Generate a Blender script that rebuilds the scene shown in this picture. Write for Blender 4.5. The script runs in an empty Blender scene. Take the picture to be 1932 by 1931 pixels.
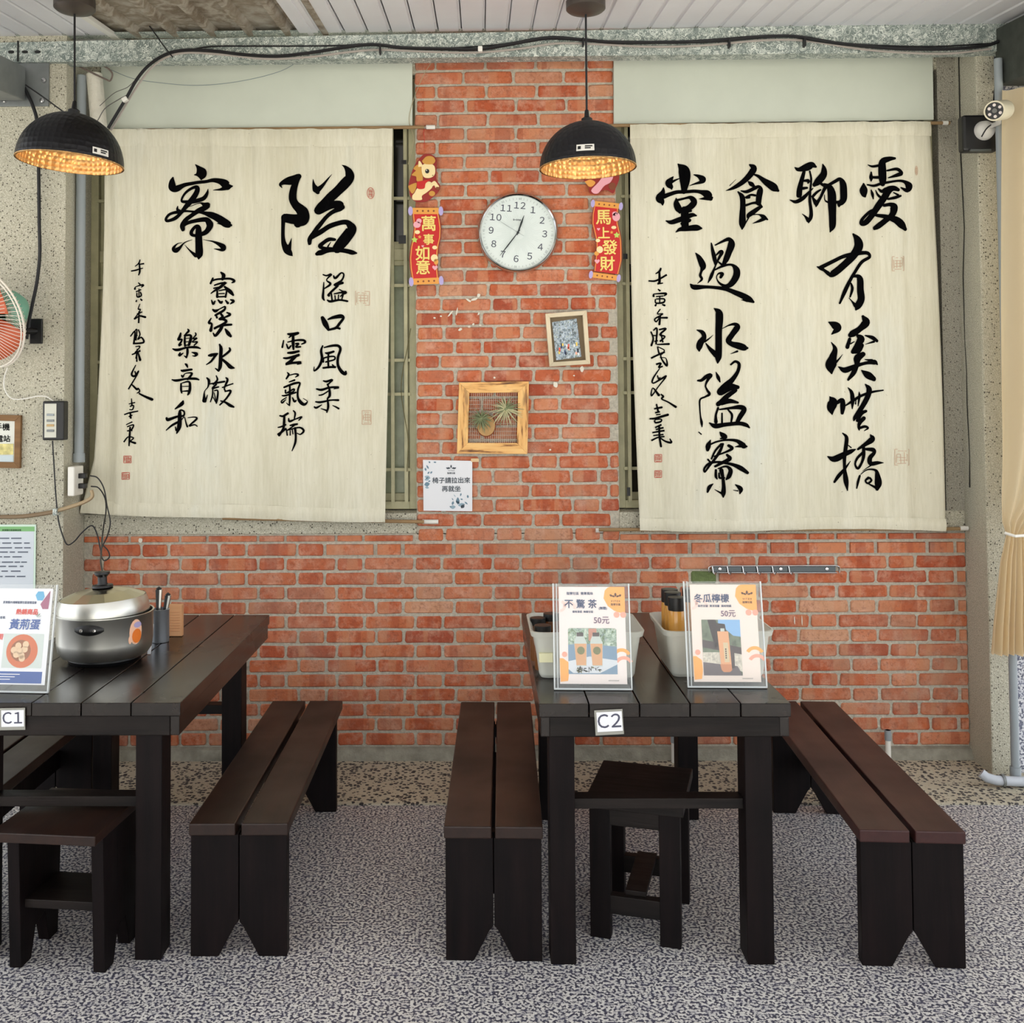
import bpy, math, random
import numpy as np
from math import sin, cos, pi, radians, tan, sqrt, atan2
from mathutils import Vector, Matrix
random.seed(7)
S = bpy.context.scene
C = S.collection
# ---------------------------------------------------------------- camera
FPX, EYE = 1932.0, 1.62
PITCH, YAW, ROLL = radians(2.0), radians(0.8), radians(0.35)
PPX, PPY = 881.02, 697.53
cam_d = bpy.data.cameras.new('camera')
cam = bpy.data.objects.new('camera', cam_d); C.objects.link(cam)
cam_d.sensor_width = 36.0; cam_d.lens = 36.0
cam_d.shift_x = (966 - PPX) / FPX; cam_d.shift_y = -(965.5 - PPY) / FPX
cam_d.clip_start = 0.05
RM = Matrix.Rotation(YAW, 3, 'Z') @ Matrix.Rotation(pi/2 + PITCH, 3, 'X') @ Matrix.Rotation(-ROLL, 3, 'Z')
cam.matrix_world = Matrix.Translation((0, 0, EYE)) @ RM.to_4x4()
S.camera = cam
# ---------------------------------------------------------------- light and exposure
W = bpy.data.worlds.new('sky'); S.world = W; W.use_nodes = True
bgn = W.node_tree.nodes['Background']
bgn.inputs[0].default_value = (0.93, 0.965, 1.0, 1); bgn.inputs[1].default_value = 1.45
sd = bpy.data.lights.new('sun', 'SUN'); sd.energy = 9.0; sd.angle = radians(2); sd.color = (1.0, 0.96, 0.88)
sun = bpy.data.objects.new('sun', sd); C.objects.link(sun)
sun.rotation_euler = (radians(34), 0, radians(14))
S.view_settings.view_transform = 'Standard'; S.view_settings.look = 'None'
S.view_settings.exposure = 0.50; S.view_settings.gamma = 1.0
S.view_settings.use_curve_mapping = False
# ---------------------------------------------------------------- measuring helpers (photo pixel + depth or height -> metres)
def ray(px, py): return RM @ Vector(((px-PPX)/FPX, -(py-PPY)/FPX, -1.0))
def P(px, py, Y):
    d = ray(px, py); return Vector((0, 0, EYE)) + d*(Y/d.y)
def F(px, py, Z=0.0):
    d = ray(px, py); return Vector((0, 0, EYE)) + d*((Z-EYE)/d.z)
# ---------------------------------------------------------------- object helpers
def tag(o, label=None, cat=None, group=None, kind=None):
    if label: o['label'] = label
    if cat: o['category'] = cat
    if group: o['group'] = group
    if kind: o['kind'] = kind
    return o
def pmat(o):
    m = Matrix.Identity(4)
    while o is not None:
        m = o.matrix_basis @ m; o = o.parent
    return m
def thing(name, label, cat, loc=(0, 0, 0), rz=0.0, group=None, mat=None):
    o = bpy.data.objects.new(name, None); C.objects.link(o); o.empty_display_size = 0.05
    if mat is not None: o.matrix_basis = mat
    else: o.location = loc; o.rotation_euler = (0, 0, rz)
    return tag(o, label, cat, group)
def struct(o): o['kind'] = 'structure'; return o
def copy_tree(o, parent=None):
    c = o.copy(); C.objects.link(c)
    if parent is not None: c.parent = parent
    for ch in list(o.children): copy_tree(ch, c)
    return c
class MB:
    def __init__(s): s.v = []; s.f = []
    def add(s, vs, fs):
        b = len(s.v); s.v += [tuple(v) for v in vs]; s.f += [tuple(i+b for i in f) for f in fs]; return s
    def box(s, x0, x1, y0, y1, z0, z1):
        return s.add([(x0,y0,z0),(x1,y0,z0),(x1,y1,z0),(x0,y1,z0),(x0,y0,z1),(x1,y0,z1),(x1,y1,z1),(x0,y1,z1)],
            [(0,3,2,1),(4,5,6,7),(0,1,5,4),(1,2,6,5),(2,3,7,6),(3,0,4,7)])
    def obox(s, m, sx, sy, sz):
        pts = [m @ Vector((a*sx/2, b*sy/2, c*sz/2)) for c in (-1,1) for a,b in ((-1,-1),(1,-1),(1,1),(-1,1))]
        return s.add(pts, [(0,3,2,1),(4,5,6,7),(0,1,5,4),(1,2,6,5),(2,3,7,6),(3,0,4,7)])
    def prism(s, pts, d):                       # planar polygon (3D) pushed by vector d
        n = len(pts); a = [Vector(p) for p in pts]; d = Vector(d); b = [p+d for p in a]
        return s.add(a+b, [tuple(range(n))[::-1], tuple(range(n, 2*n))]+[(i, (i+1) % n, n+(i+1) % n, n+i) for i in range(n)])
    def poly(s, pts): return s.add(pts, [tuple(range(len(pts)))])
    def tube(s, pts, r, n=8, cap=True):
        pts = [Vector(p) for p in pts]; m = len(pts); up = None; rings = []
        for i, p in enumerate(pts):
            t = (pts[min(i+1, m-1)]-pts[max(i-1, 0)]).normalized()
            if up is None: up = Vector((0,0,1)) if abs(t.z) < .9 else Vector((0,1,0))
            u = (up - t*up.dot(t)).normalized(); up = u; w = t.cross(u)
            rr = r[i] if isinstance(r, (list, tuple)) else r
            rings.append([p+(u*cos(2*pi*k/n)+w*sin(2*pi*k/n))*rr for k in range(n)])
        vs = [q for R in rings for q in R]
        fs = [(i*n+k, i*n+(k+1) % n, (i+1)*n+(k+1) % n, (i+1)*n+k) for i in range(m-1) for k in range(n)]
        if cap: fs += [tuple(range(n))[::-1], tuple(range((m-1)*n, m*n))]
        return s.add(vs, fs)
    def lathe(s, prof, n=32, m=None, close=False):
        m = m or Matrix.Identity(4); vs = []; k = len(prof)
        for j in range(n):
            a = 2*pi*j/n
            vs += [m @ Vector((r*cos(a), r*sin(a), z)) for r, z in prof]
        fs = []
        for j in range(n):
            j2 = (j+1) % n
            for i in range(k-1):
                q = [j*k+i, j2*k+i, j2*k+i+1, j*k+i+1]
                fs.append(tuple(q))
        return s.add(vs, fs)
    def sphere(s, c, rx, ry=None, rz=None, n=12, h=8):
        ry = ry or rx; rz = rz or rx; c = Vector(c)
        prof = [(sin(pi*i/h), -cos(pi*i/h)) for i in range(h+1)]
        m = Matrix.Translation(c) @ Matrix.Diagonal((rx, ry, rz, 1))
        return s.lathe(prof, n, m)
    def build(s, name, mat, parent=None, smooth=False, bevel=0.0, seg=2, local=False, weld=False):
        me = bpy.data.meshes.new(name); me.from_pydata(s.v, [], s.f); me.update()
        if weld or smooth:
            import bmesh
            b = bmesh.new(); b.from_mesh(me); bmesh.ops.remove_doubles(b, verts=b.verts, dist=1e-6)
            bmesh.ops.recalc_face_normals(b, faces=b.faces); b.to_mesh(me); b.free()
        if mat is not None: me.materials.append(mat)
        o = bpy.data.objects.new(name, me); C.objects.link(o)
        if parent is not None:
            if not local: me.transform(pmat(parent).inverted())
            o.parent = parent
        if smooth:
            me.polygons.foreach_set('use_smooth', [True]*len(me.polygons))
            try: me.set_sharp_from_angle(angle=radians(38))
            except Exception: pass
        if bevel > 0:
            b = o.modifiers.new('bevel', 'BEVEL'); b.width = bevel; b.segments = seg; b.limit_method = 'ANGLE'; b.angle_limit = radians(40)
        return o
def Box(x0, x1, y0, y1, z0, z1): return MB().box(x0, x1, y0, y1, z0, z1)
def spline(pts, n=6):
    """Catmull-Rom through tuples of any length"""
    a = [np.array(p, float) for p in pts]
    if len(a) < 3:
        return [tuple(a[0]+(a[1]-a[0])*t) for t in np.linspace(0, 1, n+1)]
    a = [2*a[0]-a[1]]+a+[2*a[-1]-a[-2]]; out = []
    for i in range(1, len(a)-2):
        p0, p1, p2, p3 = a[i-1:i+3]
        for k in range(n):
            t = k/n
            out.append(tuple(0.5*((2*p1)+(-p0+p2)*t+(2*p0-5*p1+4*p2-p3)*t*t+(-p0+3*p1-3*p2+p3)*t**3)))
    out.append(tuple(a[-2])); return out
def cable(name, pts, r, mat, parent=None, n=6, sub=6):
    return MB().tube([Vector(p) for p in spline([tuple(p) for p in pts], sub)], r, n).build(name, mat, parent, smooth=True)
def text(body, size, mat, parent, m, name='lettering', bold=0.0, ext=0.0, align='CENTER', sx=1.0, local=True, shear=0.0, fw=False):
    if fw: body = ''.join(chr(ord(c)+0xFEE0) if '!' <= c <= '~' else c for c in body)
    cu = bpy.data.curves.new(name, 'FONT'); cu.body = body; cu.size = size; cu.align_x = align; cu.align_y = 'CENTER'
    cu.extrude = ext; cu.space_character = .46 if fw else 1.0; cu.shear = shear; cu.resolution_u = 3
    t = bpy.data.objects.new('tmp_text', cu); C.objects.link(t)
    dg = bpy.context.evaluated_depsgraph_get(); dg.update()
    me = bpy.data.meshes.new_from_object(t.evaluated_get(dg)); me.name = name
    bpy.data.objects.remove(t, do_unlink=True); bpy.data.curves.remove(cu)
    if bold > 0:
        n = len(me.vertices); co = [v.co.copy() for v in me.vertices]; fs = [tuple(p.vertices) for p in me.polygons]
        vs, ff = [], []; b = bold*size*.9
        for i, (dx, dy) in enumerate(((-b, 0), (b, 0), (0, b), (0, -b), (0, 0))):
            vs += [c+Vector((dx, dy, i*4e-5)) for c in co]; ff += [tuple(k+i*n for k in f) for f in fs]
        bpy.data.meshes.remove(me); me = bpy.data.meshes.new(name); me.from_pydata(vs, [], ff); me.update()
    me.transform(m @ Matrix.Diagonal((sx, 1, 1, 1)))
    me.materials.clear(); me.materials.append(mat)
    o = bpy.data.objects.new(name, me); C.objects.link(o)
    if parent is not None:
        if not local: me.transform(pmat(parent).inverted())
        o.parent = parent
    return o
WALLM = Matrix.Rotation(pi/2, 4, 'X')         # page lying in XY stands up facing the camera side
# ---------------------------------------------------------------- materials
def lin(c):
    return tuple(((x/255)/12.92 if x/255 <= .04045 else ((x/255+.055)/1.055)**2.4) for x in c[:3])+(1.0,)
MATS = {}
class NT:
    def __init__(s, name):
        s.m = bpy.data.materials.new(name); s.m.use_nodes = True; s.t = s.m.node_tree; s.b = s.t.nodes['Principled BSDF']
    def n(s, typ, **kw):
        x = s.t.nodes.new(typ)
        for k, v in kw.items():
            if hasattr(x, k): setattr(x, k, v)
            else: x.inputs[k].default_value = v
        return x
    def l(s, a, b): s.t.links.new(a, b)
    def coords(s, kind='Object'):
        return s.n('ShaderNodeTexCoord').outputs[kind]
    def noise(s, vec, scale, detail=3, rough=.55, mapping=None):
        if mapping:
            mp = s.n('ShaderNodeMapping'); mp.inputs['Scale'].default_value = mapping; s.l(vec, mp.inputs[0]); vec = mp.outputs[0]
        x = s.n('ShaderNodeTexNoise'); x.inputs['Scale'].default_value = scale; x.inputs['Detail'].default_value = detail
        x.inputs['Roughness'].default_value = rough; s.l(vec, x.inputs['Vector']); return x.outputs[0]
    def ramp(s, fac, stops, interp='LINEAR'):
        r = s.n('ShaderNodeValToRGB'); r.color_ramp.interpolation = interp; e = r.color_ramp.elements
        while len(e) < len(stops): e.new(0.5)
        for i, (p, c) in enumerate(stops): e[i].position = p; e[i].color = c
        s.l(fac, r.inputs[0]); return r.outputs[0]
    def mix(s, fac, a, b, mode='MIX'):
        x = s.n('ShaderNodeMix'); x.data_type = 'RGBA'; x.blend_type = mode
        if isinstance(fac, (int, float)): x.inputs[0].default_value = fac
        else: s.l(fac, x.inputs[0])
        for k, v in ((6, a), (7, b)):
            if isinstance(v, tuple): x.inputs[k].default_value = v
            else: s.l(v, x.inputs[k])
        return x.outputs[2]
    def bump(s, h, strength=.3, dist=.01):
        x = s.n('ShaderNodeBump'); x.inputs['Strength'].default_value = strength; x.inputs['Distance'].default_value = dist
        s.l(h, x.inputs['Height']); s.l(x.outputs[0], s.b.inputs['Normal'])
def pbr(name, col, rough=.6, metal=0.0, var=None, bump=None, spec=.5, trans=0.0, alpha=1.0, emit=None, sheen=0.0, stretch=None, coat=0.0):
    if name in MATS: return MATS[name]
    k = NT(name); b = k.b; c = lin(col)
    b.inputs['Base Color'].default_value = c; b.inputs['Roughness'].default_value = rough; b.inputs['Metallic'].default_value = metal
    b.inputs['Specular IOR Level'].default_value = spec; b.inputs['Transmission Weight'].default_value = trans; b.inputs['Alpha'].default_value = alpha
    b.inputs['Coat Weight'].default_value = coat
    if emit: b.inputs['Emission Color'].default_value = lin(emit[0]); b.inputs['Emission Strength'].default_value = emit[1]
    if var:
        v = k.coords(); nz = k.noise(v, var[0], 4, .6, stretch)
        d = tuple(x*(1-var[1]) for x in c[:3])+(1,); u = tuple(min(1, x*(1+var[1])) for x in c[:3])+(1,)
        k.l(k.ramp(nz, [(.3, d), (.7, u)]), b.inputs['Base Color'])
    if bump:
        v = k.coords(); k.bump(k.noise(v, bump[0], 4, .6, stretch), bump[1], .01)
    MATS[name] = k.m; return k.m
def speckle(name, base, dark, scale, thr, mortar=None, rough=.8, bmp=.5, ran=.5, stain=.15, light=None):
    """washed aggregate: rounded pebbles (Voronoi cells) set in a paler ground"""
    k = NT(name); v = k.coords()
    vo = k.n('ShaderNodeTexVoronoi'); vo.inputs['Scale'].default_value = scale; vo.inputs['Randomness'].default_value = 1.0
    k.l(v, vo.inputs['Vector'])
    sep = k.n('ShaderNodeSeparateColor'); k.l(vo.outputs['Color'], sep.inputs[0])
    add = k.n('ShaderNodeMath', operation='MULTIPLY_ADD'); k.l(sep.outputs[0], add.inputs[0]); add.inputs[1].default_value = ran; k.l(vo.outputs['Distance'], add.inputs[2])
    fac = k.ramp(add.outputs[0], [(thr-.06, (0,0,0,1)), (thr+.06, (1,1,1,1))])
    pc = k.mix(sep.outputs[1], lin(dark), lin(tuple(min(255, int(x*1.35+8)) for x in dark)))
    big = k.noise(v, 1.6, 4, .6)
    bc = k.ramp(big, [(.3, tuple(x*(1-stain) for x in lin(base)[:3])+(1,)), (.7, lin(base))])
    if light:
        fine = k.noise(v, scale*2.3, 2, .6)
        bc = k.mix(k.ramp(fine, [(.45, (0,0,0,1)), (.62, (1,1,1,1))]), bc, lin(light))
    k.l(k.mix(fac, pc, bc), k.b.inputs['Base Color']); k.b.inputs['Roughness'].default_value = rough
    inv = k.n('ShaderNodeMath', operation='SUBTRACT'); inv.inputs[0].default_value = 1.0; k.l(add.outputs[0], inv.inputs[1])
    k.bump(inv.outputs[0], bmp, .004); return k.m
def wood(name, col, col2, rough=.35, scale=6.0, axis='Y', coat=0.0, bmp=.15, spec=.35):
    k = NT(name); v = k.coords(); oi = k.n('ShaderNodeObjectInfo')
    sh = k.n('ShaderNodeVectorMath', operation='ADD'); k.l(v, sh.inputs[0])
    cb = k.n('ShaderNodeCombineXYZ'); mu = k.n('ShaderNodeMath', operation='MULTIPLY'); mu.inputs[1].default_value = 9.0
    k.l(oi.outputs['Random'], mu.inputs[0]); k.l(mu.outputs[0], cb.inputs[0]); k.l(mu.outputs[0], cb.inputs[2]); k.l(cb.outputs[0], sh.inputs[1])
    st = {'X': (.08, 1, 1), 'Y': (1, .08, 1), 'Z': (1, 1, .08)}[axis]
    n1 = k.noise(sh.outputs[0], scale*6, 5, .65, st); n2 = k.noise(v, 3.0, 3, .5)
    c = k.ramp(n1, [(.3, lin(col)), (.7, lin(col2))])
    c = k.mix(k.ramp(n2, [(.35, (0,0,0,1)), (.75, (.45,.45,.45,1))]), c, lin(tuple(x*.6 for x in col)))
    k.l(c, k.b.inputs['Base Color'])
    k.l(k.ramp(n2, [(.3, (rough*.75,)*3+(1,)), (.7, (rough*1.3,)*3+(1,))]), k.b.inputs['Roughness'])
    k.b.inputs['Specular IOR Level'].default_value = spec; k.b.inputs['Coat Weight'].default_value = coat; k.b.inputs['Coat Roughness'].default_value = .2
    k.bump(n1, bmp, .004); return k.m
def scorched(name, axis):
    k = NT(name); v = k.coords(); st = {'X': (.10, 1, 1), 'Z': (1, 1, .10)}[axis]
    n = k.noise(v, 55, 4, .6, st); n2 = k.noise(v, 22, 3, .6, {'X': (.3, 1, 1), 'Z': (1, 1, .3)}[axis])
    c = k.ramp(n, [(.40, lin((244,196,124))), (.56, lin((232,176,104))), (.64, lin((150,100,54))), (.70, lin((92,60,34)))])
    c = k.mix(k.ramp(n2, [(.55, (0,0,0,1)), (.70, (.8,.8,.8,1))]), c, lin((150,108,66)))
    k.l(c, k.b.inputs['Base Color']); k.b.inputs['Roughness'].default_value = .6; k.bump(n, .3, .003); return k.m
def brick_mat(name, stops):
    k = NT(name); v = k.coords(); oi = k.n('ShaderNodeObjectInfo')
    sh = k.n('ShaderNodeVectorMath', operation='ADD'); k.l(v, sh.inputs[0]); k.l(oi.outputs['Location'], sh.inputs[1]); vv = sh.outputs[0]
    c = k.ramp(oi.outputs['Random'], stops)
    n1 = k.noise(vv, 14, 5, .7); n2 = k.noise(vv, 60, 4, .7); n3 = k.noise(vv, 5, 2, .5)
    c = k.mix(k.ramp(n1, [(.46, (0,0,0,1)), (.68, (.7,.7,.7,1))]), c, lin((218,168,142)))
    c = k.mix(k.ramp(n2, [(.3, (.5,.5,.5,1)), (.5, (0,0,0,1))]), c, lin((120,58,36)))
    cb2 = k.n('ShaderNodeVectorMath', operation='SCALE'); cb2.inputs['Scale'].default_value = 60.0; rc2 = k.n('ShaderNodeCombineXYZ'); k.l(oi.outputs['Random'], rc2.inputs[0]); k.l(rc2.outputs[0], cb2.inputs[0]); ad2 = k.n('ShaderNodeVectorMath', operation='ADD'); k.l(v, ad2.inputs[0]); k.l(cb2.outputs[0], ad2.inputs[1]); nb_ = k.noise(ad2.outputs[0], 9, 1, .4, (1, .0, .05)); c = k.mix(k.ramp(nb_, [(.56, (0,0,0,1)), (.58, (.5,.5,.5,1))], 'LINEAR'), c, lin((206,142,104)))
    c = k.mix(k.ramp(nb_, [(.40, (.45,.45,.45,1)), (.42, (0,0,0,1))]), c, lin((158,72,46)))
    c = k.mix(k.ramp(n3, [(.5, (0,0,0,1)), (.8, (.4,.4,.4,1))]), c, lin((150,135,120)))
    k.l(c, k.b.inputs['Base Color']); k.b.inputs['Roughness'].default_value = .9
    mx = k.n('ShaderNodeMath', operation='ADD'); k.l(n1, mx.inputs[0]); k.l(n2, mx.inputs[1])
    k.bump(mx.outputs[0], .6, .006); return k.m
def pebble(name, light, dark, scale, lo=.44, hi=.54):
    k = NT(name); v = k.coords(); n = k.noise(v, scale, 1.5, .5); big = k.noise(v, 1.3, 4, .6); mid = k.noise(v, scale*.35, 2, .6)
    c = k.mix(k.ramp(n, [(lo, (0,0,0,1)), (hi, (1,1,1,1))]), lin(dark), lin(light))
    c = k.mix(k.ramp(mid, [(.35, (.35,.35,.35,1)), (.55, (0,0,0,1))]), c, lin(tuple(int(x*1.5) for x in dark)))
    c = k.mix(k.ramp(big, [(.35, (0,0,0,1)), (.75, (.30,.30,.30,1))]), c, lin((186,172,160)), 'MULTIPLY')
    k.l(c, k.b.inputs['Base Color']); k.b.inputs['Roughness'].default_value = .6; k.bump(n, .5, .004); return k.m
M_floor = pebble('washed_pebble_floor', (226,224,220), (66,66,82), 108, .45, .53)
M_coarse = speckle('coarse_pebble_strip', (200,192,170), (50,48,48), 58, .60, ran=.42, bmp=.8, stain=.25)
M_gran = speckle('granular_stone', (178,174,154), (66,62,52), 105, .40, ran=.62, bmp=.6, stain=.18, light=(208,204,186))
M_gran_shade = speckle('granular_stone_shaded', (150,146,132), (58,54,48), 110, .36, ran=.6, bmp=.6, stain=.2, light=(178,174,160))  # darker copy of the granular stone, the jamb's shade put into its colour
M_mortar = pbr('mortar', (190,184,168), .95, var=(60, .22), bump=(90, .7))
M_plinth = pbr('plinth_concrete', (150,146,132), .95, var=(14, .3), bump=(60, .7))
M_brick = brick_mat('brick', [(0, lin((196,106,66))), (.2, lin((182,88,54))), (.38, lin((200,116,76))), (.55, lin((188,98,64))), (.75, lin((206,132,96))), (.9, lin((170,80,54))), (1, lin((206,154,120)))])
M_ceil = pbr('white_plastic_ceiling', (228,228,232), .35, var=(3, .03))
M_ceilg = pbr('ceiling_groove', (176,178,182), .6)
def galv():
    k = NT('galvanised_steel'); v = k.coords(); vo = k.n('ShaderNodeTexVoronoi'); vo.inputs['Scale'].default_value = 48
    nz = k.noise(v, 16, 3, .6); mp = k.n('ShaderNodeVectorMath', operation='ADD'); k.l(v, mp.inputs[0])
    k.l(mp.outputs[0], vo.inputs['Vector']); k.l(nz, mp.inputs[1])
    sp = k.n('ShaderNodeSeparateColor'); k.l(vo.outputs['Color'], sp.inputs[0])
    c = k.ramp(sp.outputs[0], [(0, lin((108,120,116))), (.5, lin((132,143,138))), (.62, lin((178,187,180))), (.8, lin((212,218,210))), (1, lin((222,226,218)))])
    k.l(c, k.b.inputs['Base Color']); k.b.inputs['Metallic'].default_value = .1; k.b.inputs['Roughness'].default_value = .5; return k.m
M_galv = galv()
M_steel = pbr('grey_steel', (130,134,134), .5, .4, var=(8, .15))
M_board = pbr('pale_green_board', (206,212,198), .6, var=(2.5, .05))
M_frame = pbr('olive_cream_paint', (186,182,146), .5, var=(12, .15))
M_dark = pbr('dark_interior', (20,22,20), .4)
M_glassd = pbr('dark_glass', (26,28,24), .12, spec=.8)
M_glassg = pbr('green_frosted_glass', (150,158,128), .3, var=(20, .12))
M_black = pbr('black_plastic', (14,14,16), .4)
M_blackm = pbr('black_rubber', (16,16,20), .5)
M_white = pbr('white_plastic', (232,230,222), .45)
M_paper = pbr('white_paper', (232,234,238), .6)
M_ink = pbr('black_ink', (5,5,6), .9, spec=.05)
M_seal = pbr('red_seal_ink', (190,110,92), .8)
M_sealf = pbr('faded_seal_ink', (205,178,152), .8)
def cloth_mat():
    k = NT('unbleached_cotton'); v = k.coords()
    big = k.noise(v, 3.0, 4, .6, (1, 1, .25)); fine = k.noise(v, 420, 2, .7); th = k.noise(v, 90, 3, .7, (1, 1, .08)); spot = k.noise(v, 75, 2, .5)
    c = k.ramp(big, [(.3, lin((214,209,186))), (.55, lin((229,225,205))), (.8, lin((220,221,208)))])
    c = k.mix(k.ramp(th, [(.35, (.35,.35,.35,1)), (.6, (0,0,0,1))]), c, lin((200,195,168)))
    c = k.mix(k.ramp(spot, [(.2, (.7,.7,.7,1)), (.26, (0,0,0,1))]), c, lin((140,134,110)))
    k.l(c, k.b.inputs['Base Color']); k.b.inputs['Roughness'].default_value = .95; k.b.inputs['Specular IOR Level'].default_value = .1
    ad = k.n('ShaderNodeMath', operation='ADD'); k.l(fine, ad.inputs[0]); k.l(th, ad.inputs[1]); k.bump(ad.outputs[0], .35, .003); return k.m
M_cloth = cloth_mat()
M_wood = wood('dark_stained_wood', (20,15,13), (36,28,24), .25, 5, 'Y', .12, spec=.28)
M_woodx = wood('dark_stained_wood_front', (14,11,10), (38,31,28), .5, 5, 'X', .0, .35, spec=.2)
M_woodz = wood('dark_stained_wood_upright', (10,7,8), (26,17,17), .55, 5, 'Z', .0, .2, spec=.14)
M_wredt = wood('red_brown_bench_wood', (50,22,21), (66,34,31), .45, 5, 'Y', .1)
M_wbrn = wood('brown_bench_wood', (32,18,13), (48,29,21), .45, 5, 'Y', .1)
M_tan = wood('scorched_pine', (236,182,116), (140,98,58), .6, 2.0, 'X', 0, .2)
M_rod = wood('thin_bamboo_rod', (150,120,84), (176,146,104), .6, 5, 'X')
M_pipe = pbr('grey_pvc', (150,158,162), .4)
M_blackdome = None
def dimple(name, col, rough, metal, scale, emit=None, flip=False, st=1.0):
    k = NT(name); v = k.coords(); vo = k.n('ShaderNodeTexVoronoi'); vo.inputs['Scale'].default_value = scale; vo.inputs['Randomness'].default_value = .25
    k.l(v, vo.inputs['Vector']); k.b.inputs['Base Color'].default_value = lin(col); k.b.inputs['Roughness'].default_value = rough; k.b.inputs['Metallic'].default_value = metal
    k.bump(vo.outputs['Distance'], st, .012); return k.m
M_dome = dimple('hammered_black', (20,20,24), .45, .3, 48, st=.3)
M_gold = dimple('hammered_gold', (214,170,110), .42, .7, 48, st=.8)
M_chrome = pbr('chrome', (205,205,205), .12, 1.0)
M_inox = pbr('brushed_steel', (214,214,208), .33, 1.0, bump=(30, .04), stretch=(1, 1, .05))
M_label = pbr('cream_label', (232,230,190), .6)
# ================================================================ SETTING
D = 4.71                                       # brick face
XL, XR = -1.833, 2.195                         # inner edges of the two stone columns
PL, PR = -0.300, 0.628                         # brick pier between the windows
fc_ = struct(Box(-16, 16, -22, -.8, -.1, -.03).build('floor_bounce_ground', pbr('pale_bounce_ground', (206,202,192), .9)))  # unseen pale ground, added to bounce sunlight onto ceiling and upper wall
fl = Box(-7, 7, -.8, 4.21, -.1, 0).build('floor', M_floor); struct(fl); fl['label'] = 'grey washed pebble floor'
st_ = MB().prism([(XL-1.4, 4.205, -.05), (XL-1.4, 4.205, .006), (XL-1.4, 4.22, .010), (XL-1.4, 4.72, .016), (XL-1.4, 4.72, -.05)], (5.6, 0, 0)).build('trim_1', M_coarse); struct(st_)
st_['label'] = 'strip of coarse dark pebbles along the foot of the brick wall'
bb = MB().prism([(XL, 4.675, .01), (XL, 4.695, .06), (XL, 4.72, .069), (XL, 4.8, .069), (XL, 4.8, .01)], (XR-XL, 0, 0)).build('baseboard_back', M_plinth); struct(bb)
# -- brick wall below the windows, brick pier between them
wb = Box(XL-.05, XR+.05, D+.006, D+.25, .03, 1.034).build('wall_back', M_mortar); struct(wb)
wm = Box(PL, PR, D+.006, D+.25, 1.03, 3.34).build('wall_middle', M_mortar); struct(wm)
def brick_mesh(w, h, d, seed):
    r = random.Random(seed); j = lambda a: r.uniform(-a, a); c = .006
    out = [(-w/2+c, -h/2+j(.0015)), (-w*.1, -h/2+j(.002)), (w/2-c, -h/2+j(.0015)), (w/2+j(.002), -h/2+c+.002), (w/2+j(.002), h/2-c-.002), (w/2-c, h/2+j(.0015)), (w*.15, h/2+j(.002)), (-w/2+c, h/2+j(.0015)), (-w/2+j(.002), h/2-c-.002), (-w/2+j(.002), -h/2+c+.002)]
    n = len(out); k1 = [(x, d, z) for x, z in out]; k2 = [(x, .004, z) for x, z in out]
    k3 = [(x*(1-.008/w*1.2), j(.0012), z*(1-.008/h*1.0)) for x, z in out]
    vs = k1+k2+k3; fs = []
    for a in (0, n):
        fs += [(a+i, a+(i+1) % n, a+n+(i+1) % n, a+n+i) for i in range(n)]
    fs.append(tuple(range(2*n, 3*n)))
    me = bpy.data.meshes.new('brick'); me.from_pydata(vs, [], fs); me.materials.append(M_brick); me.update(); return me
BH, BP = .0538, .0661
SW, HW = .2205, .1125
MS = {}
def brick(parent, xc, z, w, mat=None, yo=0.0):
    key = round(w, 2)
    if key not in MS: MS[key] = [brick_mesh(w, BH, .03, hash((key, i)) % 9999) for i in range(5 if w > .09 else 3)]
    me = random.choice(MS[key])
    if mat: me = me.copy(); me.materials.clear(); me.materials.append(mat)
    o = bpy.data.objects.new('brick', me); C.objects.link(o); o.parent = parent
    o.location = (xc, D-.001+random.uniform(-.002, .002)+yo, z+random.uniform(-.0012, .0012)); o.rotation_euler = (0, random.uniform(-.006, .006), 0)
    return o
def row_bricks(x0, x1, start, pattern, per, joint=.013):
    """yield (x centre, width) of bricks clipped to x0..x1"""
    x = start
    while x > x0: x -= per
    i = 0
    while x < x1:
        w = pattern[i % len(pattern)]
        a, b = max(x, x0+.002), min(x+w, x1-.002)
        if b-a > .03: yield (a+b)/2, b-a
        x += w+joint; i += 1
nb = 0; small = []
M_green = pbr('green_painted_brick', (104,120,74), .9, var=(30, .3), bump=(60, .6))
gx = P(1314, 1083, D)
for k in range(14):
    z = .069+BP*k+BP/2
    ph = -.355+(.1795 if k % 2 == 0 else 0)+random.uniform(-.006, .006)
    for xc, w in row_bricks(XL, XR, ph, (SW, HW), .359):
        g = abs(z-gx.z) < BP*.5 and abs(xc-gx.x) < .07 and w < .15
        if nb < 299 and w > .05: brick(wb, xc, z, w, M_green if g else None); nb += 1
        else: small.append((xc, z, w))
mb = MB()
for k, (xc, z, w) in enumerate(small):
    mb.add([(xc+x, D-.006+y, z+zz) for x, y, zz in [(-w/2,.03,-BH/2),(w/2,.03,-BH/2),(w/2,.03,BH/2),(-w/2,.03,BH/2),(-w/2+.004,0,-BH/2+.004),(w/2-.004,0,-BH/2+.004),(w/2-.004,0,BH/2-.004),(-w/2+.004,0,BH/2-.004)]],
        [(4,5,6,7),(0,1,5,4),(1,2,6,5),(2,3,7,6),(3,0,4,7)])
if small: o = mb.build('brick_fragments', M_brick, wb); o['kind'] = 'stuff'
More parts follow.
